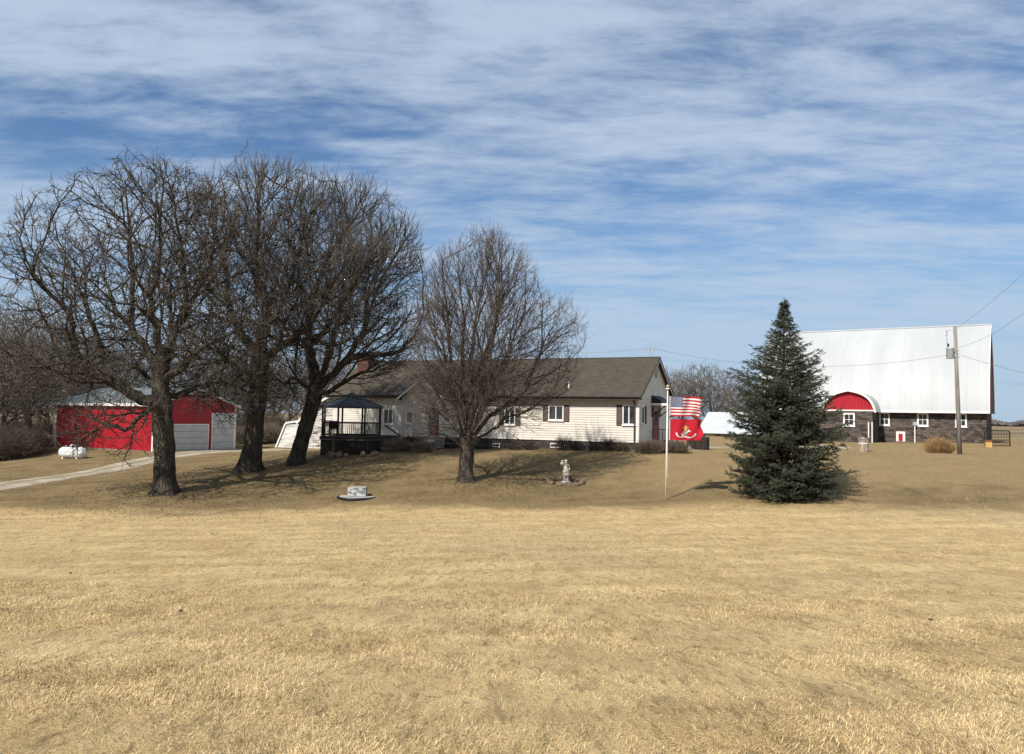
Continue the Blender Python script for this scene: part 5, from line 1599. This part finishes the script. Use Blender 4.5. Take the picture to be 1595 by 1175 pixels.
for f in (.80, .775, .75): q = at_(f); m = MB(); m.lathe([(.02, 0), (.045, .02), (.045, .08), (.02, .1)], 8, (q.x + .17, q.y - .02, q.z)); m.build('insulator', bpy.data.materials['porcelain_grey'], up_)
def wire(a, b, sag, rr, label, n=26, name='power_line'):
    a, b = Vector(a), Vector(b); pts = []
    for i in range(n + 1):
        s = i / n; p = a.lerp(b, s); p.z -= sag * 4 * s * (1 - s); pts.append(p - a)
    o = MB().tube(pts, rr, 5).build(name, M_WIRE, None); o.location = a
    return props(o, label, 'wire', 'wires on the utility pole')
M_WIRE = plain('wire_grey', (0.16, 0.17, 0.18), .1)
mast = HF.m @ Vector((mx + .25, HW / 2, z_ri + .56))
wire(P(1477, 553, 50), mast, .95, .010, 'service wire from the transformer over to the house roof')
wire(P(1490, 512, 50), P(1700, 320, 40), .35, .008, 'upper wire rising right from the pole top')
wire(P(1494, 541, 50), P(1700, 383, 42), .9, .009, 'second wire rising right from below the pole top')
wire(P(1497, 554, 50), P(1760, 622, 44), .10, .013, 'wire leaving the pole to the right and falling')
wire(mast + Vector((-.1, 0, .1)), P(880, 548, 70), .2, .007, 'short wire running left behind the house ridge')

# ------------------------------------------------------------------ propane tank
pb = on_ground(113, 715, 57.0) - Vector((0, 0, .14))
pt = empty('propane_tank', pb, rad(-25), 'white propane tank lying in front of the red garage', 'tank')
L, R = 2.55, .41
prof_ = [(-L / 2 + R * (1 - math.cos(a)) * 1.0, R * math.sin(a)) for a in np.linspace(0.02, math.pi / 2, 7)] + [(L / 2 - R * (1 - math.cos(a)), R * math.sin(a)) for a in np.linspace(math.pi / 2, 0.02, 7)]
m = MB(); m.tube([(x, 0, .55) for x, _ in prof_], [r for _, r in prof_], 20); m.build('vessel', plain('white_tank_paint', (0.74, 0.75, 0.74), .07, 1.5, .35), pt, True)
m = MB(); m.lathe([(.20, .93), (.20, 1.05), (.15, 1.12), (.02, 1.14)], 14, (0, 0, 0)); m.build('valve_dome', M_WHITE, pt, True)
for x in (-.75, .75): MB().prism([(-.30, .0), (.30, .0), (.26, .35), (-.26, .35)], lambda y, z: (x - .05, y, z - .08), lambda y, z: (x + .05, y, z - .08)).build('cradle', M_WHITE, pt)
for x in (-.8, .8): m = MB(); m.tube([(x, 0, .95), (x, 0, 1.02), (x + .1, 0, 1.02), (x + .1, 0, .95)], .015, 6); m.build('lifting_lug', M_WHITE, pt)

# ------------------------------------------------------------------ round slab with ring, statue with stones
fb_ = on_ground(557, 774, 37.2) - Vector((0, 0, .03))
fi = empty('garden_ornament', fb_, 0, 'low round pale slab with black rim and a mottled grey block standing on it', 'garden ornament')
m = MB(); m.lathe([(.93, -.12), (.96, .0), (.94, .035), (.86, .045), (.85, .02), (.02, .02)], 32); m.build('rim', M_BLACK, fi)
m = MB(); m.lathe([(.84, .022), (.83, .05), (.02, .05)], 32); m.build('slab', plain('pale_slab', (0.40, 0.40, 0.385), .15, 3, .8), fi)
t = NT('mottled_block'); n_ = t.noise(4, 6, .75, .4, t.coords((1, 1, 1.6))); n2_ = t.noise(18, 3, .6)
t.bump(n2_, .5, .02)
M_SILV = t.out(t.mix(t.ramp(n_, .42, .6), (0.12, 0.12, 0.12), (0.50, 0.50, 0.49)), .85, 0, .2)
rk_ = random.Random(8); bm = bmesh.new(); bmesh.ops.create_cube(bm, size=1.0); bmesh.ops.bevel(bm, geom=bm.edges[:], offset=.05, segments=2, affect='EDGES')
bmesh.ops.subdivide_edges(bm, edges=bm.edges[:], cuts=1)
for v_ in bm.verts: v_.co = Vector((v_.co.x * .84 + rk_.gauss(0, .006), v_.co.y * .5 + rk_.gauss(0, .006), (v_.co.z + .5) * .40 + .05 + rk_.gauss(0, .005)))
m = MB(); m.add([tuple(v_.co) for v_ in bm.verts], [tuple(v_.index for v_ in f_.verts) for f_ in bm.faces]); bm.free(); m.build('block', M_SILV, fi)
m = MB(); m.box(-.40, .40, -.235, .235, .449, .475); m.build('block_cap', plain('pale_cap', (0.42, 0.42, 0.41), .15, 4, .8), fi)

sb = on_ground(881, 752, 40.6)
st_ = empty('statue', sb, rad(10), 'pale stone garden statue of a figure shouldering a jug, inside a stone ring', 'statue')
M_STAT = plain('pale_cast_stone', (0.60, 0.57, 0.50), .12, 5, .85, c2=(0.32, 0.29, 0.24))
MB().lathe([(.26, -.05), (.26, .06), (.20, .09), (.20, .13)], 16).build('plinth', M_STAT, st_)
# robed body as one surface: skeleton grown with a skin
def skin_body(name, verts, edges, radii, mat, parent, sub=2):
    me = bpy.data.meshes.new(name); me.from_pydata(verts, edges, []); o = bpy.data.objects.new(name, me); link(o, parent)
    md = o.modifiers.new('skin', 'SKIN'); sv = me.skin_vertices[0].data
    for i, r_ in enumerate(radii): sv[i].radius = r_ if isinstance(r_, tuple) else (r_, r_); sv[i].use_root = (i == 0)
    s_ = o.modifiers.new('sub', 'SUBSURF'); s_.levels = sub; s_.render_levels = sub
    me.materials.append(mat); return o
vv = [(0, 0, .62), (.0, 0, .74), (0, 0, .88), (0, -.01, .97), (0, -.02, 1.02), (.0, -.03, 1.10), (0, -.03, 1.17),
      (-.13, 0, .93), (-.20, -.02, .98), (-.19, -.06, 1.06), (.13, 0, .93), (.19, -.02, .80), (.16, -.10, .68),
      (-.055, 0, .52), (-.06, -.01, .34), (-.06, 0, .17), (.06, -.02, .52), (.085, -.07, .36), (.08, -.02, .17), (-.06, -.07, .145), (.085, -.09, .145)]
ee = [(0, 1), (1, 2), (2, 3), (3, 4), (4, 5), (5, 6), (2, 7), (7, 8), (8, 9), (2, 10), (10, 11), (11, 12), (0, 13), (13, 14), (14, 15), (0, 16), (16, 17), (17, 18), (15, 19), (18, 20)]
rr = [.125, .10, .115, .06, .05, .075, .055, .06, .045, .035, .055, .042, .034, .09, .075, .05, .09, .07, .05, .035, .035]
skin_body('body', vv, ee, rr, M_STAT, st_)
m = MB(); m.tube([(0, 0, .95), (0, 0, .78), (0, -.01, .66), (.01, -.02, .50), (.01, -.02, .42)], [.10, .115, .145, .165, .18], 14, cap=False); m.build('tunic', M_STAT, st_, True)
m = MB(); m.lathe([(.03, .0), (.09, .03), (.115, .11), (.08, .19), (.045, .23), (.065, .26)], 12, (-.20, -.05, .92)); m.build('jug', M_STAT, st_, True)
m = MB(); m.lathe([(.03, 1.13), (.085, 1.12), (.088, 1.16), (.06, 1.20), (.01, 1.215)], 12, (0, -.02, 0)); m.build('hair', M_STAT, st_, True)
M_LOG = plain('brown_ring_stone', (0.21, 0.145, 0.105), .3, 5, .95, bump=.4)
for k in range(11):
    an = k / 11 * 6.283 + .2; x, y = sb.x + .02 + .86 * math.cos(an), sb.y + .62 * math.sin(an)
    o_ = rock(MB(), (0, 0, 0), (.25, .17, .15 + .03 * (k % 3)), 80 + k).build('ring_stone', M_LOG, None)
    o_.location = (x, y, G(x, y) + .05); o_.rotation_euler = (0, .1 * (k % 3 - 1), an + 1.57)
    props(o_, 'rough brown stone in the ring around the garden statue', 'stone', 'stones ringing the statue')

# ------------------------------------------------------------------ shrubs, clumps and brush
def stems(n, rx, ry, h, r, seg=3, spread=.5, rad_=.006, droop=0.0, fork=2):
    a, b, ra, rb = [], [], [], []
    q = r.random((n, 2)) * 2 - 1; q = q[(q ** 2).sum(1) < 1]; n = len(q)
    o = np.column_stack([q[:, 0] * rx * .6, q[:, 1] * ry * .6, np.full(n, -.05)])
    d = np.column_stack([q[:, 0] * spread, q[:, 1] * spread, np.ones(n)]) + r.normal(0, .18, (n, 3)); d /= np.linalg.norm(d, axis=1)[:, None]
    L = h / seg * (1 - .45 * (q ** 2).sum(1)) * r.uniform(.75, 1.15, n); R_ = np.full(n, rad_)
    for s in range(seg):
        e = o + d * L[:, None]
        a.append(o); b.append(e); ra.append(R_); rb.append(R_ * .7)
        if s < seg - 1 and fork > 1:
            e, d, L, R_ = np.repeat(e, fork, 0), np.repeat(d, fork, 0), np.repeat(L, fork), np.repeat(R_, fork)
        d = d + r.normal(0, .32, d.shape) + np.array([0, 0, -droop * s]); d /= np.linalg.norm(d, axis=1)[:, None]; o, R_ = e, R_ * .7
    return frusta(np.concatenate(a), np.concatenate(b), np.concatenate(ra), np.concatenate(rb), 3, None)
M_BRUSH = bark('brown_brush', (0.19, 0.155, 0.12), (0.095, 0.076, 0.06), True)
M_DSHRUB = bark('dark_shrub', (0.070, 0.052, 0.042), (0.030, 0.024, 0.020), True)
M_HEDGE = bark('grey_brown_hedge', (0.21, 0.165, 0.13), (0.095, 0.075, 0.06), True)
rg = np.random.default_rng(77)
def shrub(px, py, D, rx, ry, h, mat, n, label, name='bare_shrub', group=None, rr=.008):
    q = on_ground(px, py, D); v, f = stems(n, rx, ry, h, rg, 4, .6, rr, .05)
    o = fast_mesh(name, v, [f], mat); o.location = q
    return props(o, label, 'shrub', group)
hd_ = lambda px: HF.m @ Vector((fx(px), -.75, 0))
for (px, h, mat, lab) in ((886, 1.0, M_DSHRUB, 'dark leafless shrub right of the basement window'), (905, .55, M_DSHRUB, 'low dark shrub at the middle of the house front'), (935, .5, M_DSHRUB, 'low dark shrub left of the corner window'),
                          (957, .85, M_DSHRUB, 'taller dark shrub under the corner window'), (835, .6, M_DSHRUB, 'low brown shrub left of the basement window'), (810, .6, M_DSHRUB, 'low brown shrub under the middle window'), (760, .6, M_DSHRUB, 'low shrub right of the maple trunk at the wall'), (975, .6, M_HEDGE, 'grey-brown shrub at the front corner of the house')):
    w_ = hd_(px); v, f = stems(150, .55, .4, h + .1, rg, 4, .6, .010, .05)
    o = fast_mesh('bare_shrub', v, [f], mat); o.location = (w_.x, w_.y, G(w_.x, w_.y)); props(o, lab, 'shrub', 'shrubs along the house front')
shrub(1012, 704, 46.6, 1.25, .7, .95, M_HEDGE, 430, 'rounded grey-brown clipped shrub just left of the flagpole', 'clipped_shrub', 'clipped shrubs by the gable', .012)
shrub(1050, 705, 46.9, 1.15, .7, .90, M_HEDGE, 400, 'rounded grey-brown clipped shrub just right of the flagpole', 'clipped_shrub', 'clipped shrubs by the gable', .012)
shrub(640, 700, 51.0, 0.8, .5, 1.1, M_DSHRUB, 260, 'dark bare shrub below the entry window', 'bare_shrub', 'shrubs along the house front', .012)
shrub(618, 702, 50.0, .9, .7, 1.1, M_HEDGE, 200, 'pale twiggy shrub by the gazebo steps', 'bare_shrub', 'shrubs along the house front', .012)
shrub(655, 702, 49.6, .9, .6, .9, M_HEDGE, 160, 'pale twiggy shrub in front of the entry steps', 'bare_shrub', 'shrubs along the house front', .012)
for i, (px, D, rx, h) in enumerate(((-20, 60, 2.4, 2.6), (18, 61, 2.4, 3.0), (45, 64, 2.2, 2.4), (70, 70, 2.2, 2.2), (-60, 62, 2.6, 3.2), (385, 76, 2.2, 2.0), (415, 78, 2.2, 2.2), (20, 72, 3, 2.6), (60, 78, 3, 2.6), (425, 84, 3, 3.4), (380, 84, 3, 3.4))):
    q = P(px, 705, D)
    if i < 3:
        v, f = stems(420, 2.4, 1.5, 2.6, rg, 4, .45, .018, .02); o = fast_mesh('brush_thicket', v, [f], M_BRUSH); thick_ = (thick_ if i else []) + [o]
    else: o = link(thick_[i % 3].copy())
    o.scale = (rx / 2.4, 1.0, h / 2.6); o.rotation_euler = (0, 0, i * 1.3); o.location = (q.x, D, G(q.x, D)); props(o, 'brown tangled brush at the foot of the woodland', 'brush', 'brush along the woodland edge')
# tan ornamental grass
q = on_ground(1463, 708, 55.0); v, f = stems(2600, 1.15, .8, 1.35, rg, 3, .55, .009, .18, 1)
t = NT('tan_tall_grass'); n_ = t.noise(3, 4, .6); M_TALL = t.out(t.mix(t.ramp(n_, .35, .65), (0.24, 0.145, 0.06), (0.40, 0.265, 0.125)), .9, 0, .15)
o = fast_mesh('tall_grass_clump', v, [f], M_TALL); o.location = q; props(o, 'tan clump of tall ornamental grass at the foot of the utility pole', 'grass clump')

# ------------------------------------------------------------------ small things by the barn and house
q = on_ground(1345.5, 704, 61.0)
brl = empty('barrel', q, 0, 'weathered tan and grey barrel with broken rim standing before the barn', 'barrel')
t = NT('weathered_barrel'); n_ = t.noise(3.5, 5, .65, .5, t.coords((2, 2, .6))); M_BRL = t.out(t.mix(t.ramp(n_, .4, .62), (0.20, 0.175, 0.14), (0.42, 0.365, 0.275)), .95, 0, .15)
m = MB(); n = 18
pr_ = [(.32, -.05), (.33, .3), (.365, .6), (.39, .85), (.45, 1.08)]
V = []
for j, (r_, z) in enumerate(pr_):
    for k in range(n): V.append((r_ * math.cos(k / n * 6.283), r_ * math.sin(k / n * 6.283), z + (.07 * math.sin(k * 2.1) - .10 * (k in (12, 13)) if j == 4 else 0)))
m.add(V, [(j * n + k, j * n + (k + 1) % n, (j + 1) * n + (k + 1) % n, (j + 1) * n + k) for j in range(4) for k in range(n)]); m.build('stave_wall', M_BRL, brl)
m = MB(); m.lathe([(.36, .80), (.05, .84)], 16); m.build('fill', M_CONC, brl)
m = MB(); m.lathe([(.372, .60), (.382, .62), (.386, .655), (.378, .67)], 18); m.build('hoop', M_WHITE, brl)
for (px, py1, dy, lab) in ((1353, 659.5, -BP - .25, 'white pipe left of the barn bay corner'), (1358.5, 659, -BP - .12, 'white pipe right at the corner of the barn bay'), (1425, 661, -.35, 'white post with a grey box on top before the barn wall')):
    lx_ = BF.hit(px, 680, 'y', dy); q = BF.m @ lx_; q.z = G(q.x, q.y); zt_ = (BF.m @ BF.hit(px, py1, 'y', dy)).z - q.z
    ob = empty('white_post', q, 0, lab, 'post', 'white posts by the barn')
    MB().tube([(0, 0, -.1), (0, 0, zt_ * .5), (0, 0, zt_)], .055, 8).build('pipe', M_WHITE, ob)
    if px == 1425: MB().box(-.16, .16, -.1, .1, zt_ - .12, zt_ + .22).build('meter_box', M_TANK, ob)
    else: MB().lathe([(.07, zt_ - .02), (.07, zt_ + .05), (.02, zt_ + .08)], 8).build('cap', M_WHITE, ob)
ga = on_ground(1534, 694, 66.0); gb = on_ground(1573, 694, 66.6)
gate = empty('farm_gate', ga, math.atan2(gb.y - ga.y, gb.x - ga.x), 'black tube gate standing beside the right end of the barn', 'gate')
gl = (gb - ga).length; gh_ = P(1550, 671, 66.2).z - ga.z
m = MB(); m.tube([(0, 0, -.1), (0, 0, gh_ - .15), (.05, 0, gh_ - .04), (.15, 0, gh_), (gl - .15, 0, gh_), (gl - .05, 0, gh_ - .04), (gl, 0, gh_ - .15), (gl, 0, -.1)], .05, 8); m.build('frame', M_BLACK, gate)
for i in range(5): MB().tube([(0.04, .0, .12 + i * (gh_ - .2) / 5), (gl - .04, 0, .12 + i * (gh_ - .2) / 5)], .028, 6).build('bar', M_BLACK, gate)
m = MB()
for i in range(1, 9): m.tube([(gl * i / 9, .035, .1), (gl * i / 9, .035, gh_)], .012, 5)
m.build('wire', M_BLACK, gate)
q = on_ground(1539.5, 694, 64.5)
yb_ = empty('pedestal_box', q, rad(-10), 'small yellow box on a dark stake in front of the black gate', 'box')
MB().box(-.22, .22, -.14, .14, .02, .48).build('housing', plain('faded_yellow', (0.62, 0.42, 0.13), .15, 3, .7), yb_)
MB().box(-.24, .24, -.16, .16, .48, .62).build('lid', plain('dark_orange_lid', (0.22, 0.085, 0.03), .2), yb_)
# stock fence running off to the right of the gate
for i in range(7):
    p_ = gb + (gb - ga).normalized() * (.9 + i * 3.0); z = G(p_.x, p_.y)
    o = MB().tube([(0, 0, -.2), (0.01, 0, .6), (0, 0, 1.15)], .05, 6).build('fence_post', M_POLE, None); o.location = (p_.x, p_.y, z); props(o, 'thin grey fence post right of the black gate', 'fence post', 'fence posts at the field edge')
# low picket edging along the house front
x0_, x1_ = fx(745), fx(988); e0 = HF.m @ Vector((x0_, -1.15, 0))
ed = empty('picket_edging', HF.m @ Vector((0, 0, 0)), -HF.a, 'low dark picket edging along the foot of the house front', 'edging')
m = MB(); zg = lambda x: G(*(HF.m @ Vector((x, -1.15, 0)))[:2]) - HF.o.z
x = x0_
while x < x1_:
    z = zg(x); m.bar((x, -1.15, z - .1), (x, -1.15, z + .42), .035, .02); x += .13
m.build('picket', M_DARKTRIM, ed)['kind'] = 'stuff'
m = MB(); n = 24
for i in range(n):
    a_, b_ = x0_ + (x1_ - x0_) * i / n, x0_ + (x1_ - x0_) * (i + 1) / n; m.bar((a_, -1.13, zg(a_) + .3), (b_, -1.13, zg(b_) + .3), .02, .03)
m.build('rail', M_DARKTRIM, ed)
# white wire hoops near the maple
q = HF.m @ Vector((fx(744), -1.5, 0)); zq = G(q.x, q.y)
m = MB()
for i in range(3): m.tube([(i * .2 - .02, 0, -.05), (i * .2, 0, .35), (i * .2 + .08, 0, .47), (i * .2 + .16, 0, .35), (i * .2 + .18, 0, -.05)], .016, 6)
o = m.build('garden_hoops', M_WHITE, None); o.location = (q.x, q.y, zq); o.rotation_euler = (0, 0, -HF.a); props(o, 'little white wire hoops at the house foot beside the maple', 'garden edging')
# dark timber bin with a plant beyond the clipped shrubs
q = on_ground(1087, 702, 49.5)
bn = empty('planter_bin', q, rad(-25), 'dark slatted bin with dry plants right of the red flag', 'planter')
for i in range(9): MB().box(-.62 + i * .14, -.50 + i * .14, -.4, -.37, 0, .75).build('slat', M_DWOOD, bn)
for i in range(6): MB().box(.60, .63, -.37 + i * .13, -.25 + i * .13, 0, .75).build('slat', M_DWOOD, bn)
m = MB(); m.box(-.6, .6, -.365, .4, -.05, .60); m.build('body', M_DWOOD, bn)
v, f = stems(160, .6, .4, .6, rg, 3, .5, .012, .1); v = v + np.array([0, 0, .6]); fast_mesh('dry_plant', v, [f], M_HEDGE, bn)
q = on_ground(1072, 703, 48.6); o = rock(MB(), (0, 0, 0), (.17, .13, .16), 5).build('white_stone', M_WHITE, None); o.location = (q.x, q.y, q.z + .08); props(o, 'small white stone beside the dark slatted bin', 'stone')
# clods and droppings on the near lawn
for (px, py, D) in ((110, 867, 21), (330, 852, 23.5), (280, 985, 9.8), (108, 925, 14), (1450, 990, 9.8)):
    q = P(px, py, D); o = rock(MB(), (0, 0, 0), (.032, .026, .015), px).build('soil_clod', M_DARKTRIM, None); o.location = (q.x, q.y, G(q.x, q.y) + .03); props(o, 'little dark clod lying on the open lawn', 'clod', 'clods on the lawn')

# ------------------------------------------------------------------ far woodland on the right skyline
V, Fq = [], []; r = np.random.default_rng(2)
for k in range(1500):
    px = 1500 + r.random() * 260; D = 880 + r.random() * 160; q = P(px, 660, D)
    hh = (4.5 + 3.5 * math.sin(px * .05) ** 2) * r.uniform(.5, 1.1) + 1.0; w_ = r.uniform(1.5, 4)
    n0 = len(V); c = np.array([q.x, D, -2.2])
    for j in range(6): a = j * 1.047 + r.random(); V.append(c + [math.cos(a) * w_, math.sin(a) * w_, hh * r.uniform(.35, .65)])
    V.append(c + [0, 0, hh]); V.append(c)
    for j in range(6): Fq.append((n0 + j, n0 + (j + 1) % 6, n0 + 6)); Fq.append((n0 + (j + 1) % 6, n0 + j, n0 + 7))
o = fast_mesh('distant_woodland', np.array(V), [np.array(Fq)], plain('far_trees', (0.115, 0.105, 0.105), .25, .05, 1.0)); props(o, 'distant dark woodland on the skyline right of the barn', 'woodland', kind='stuff')

# ------------------------------------------------------------------ fallen oak leaves and bits of twig under the trees
r = np.random.default_rng(91); V, Fq, ti = [], [], []
for (px, py, D, R_, n) in ((257, 767, 37, 6.5, 2600), (390, 733, 44.5, 6.0, 1800), (462, 725, 47, 5.0, 1500), (727, 748, 40, 4.0, 1300)):
    c = P(px, py, D); q = r.normal(0, R_ * .5, (n, 2)) + np.array([c.x + 1.0, c.y]); z = GA(q)
    a = r.random(n) * 6.283; l = r.uniform(.03, .07, n); w = l * r.uniform(.3, .6, n)
    d = np.stack([np.cos(a), np.sin(a)], 1); e = np.stack([-np.sin(a), np.cos(a)], 1)
    k = len(V) * 0 + sum(len(x) for x in V)
    h = r.uniform(.02, .05, (n, 4))
    P4 = [q - d * l[:, None], q + e * w[:, None], q + d * l[:, None], q - e * w[:, None]]
    V.append(np.stack([np.column_stack([P4[j], z + h[:, j]]) for j in range(4)], 1).reshape(-1, 3))
    i = k + np.arange(n) * 4; Fq.append(np.stack([i, i + 1, i + 2, i + 3], 1))
o = fast_mesh('leaf_litter', np.concatenate(V), [np.concatenate(Fq)], plain('dead_leaves', (0.17, 0.105, 0.06), .3, 2.5, .9)); props(o, 'fallen brown leaves scattered under the bare trees', 'leaves', kind='stuff')
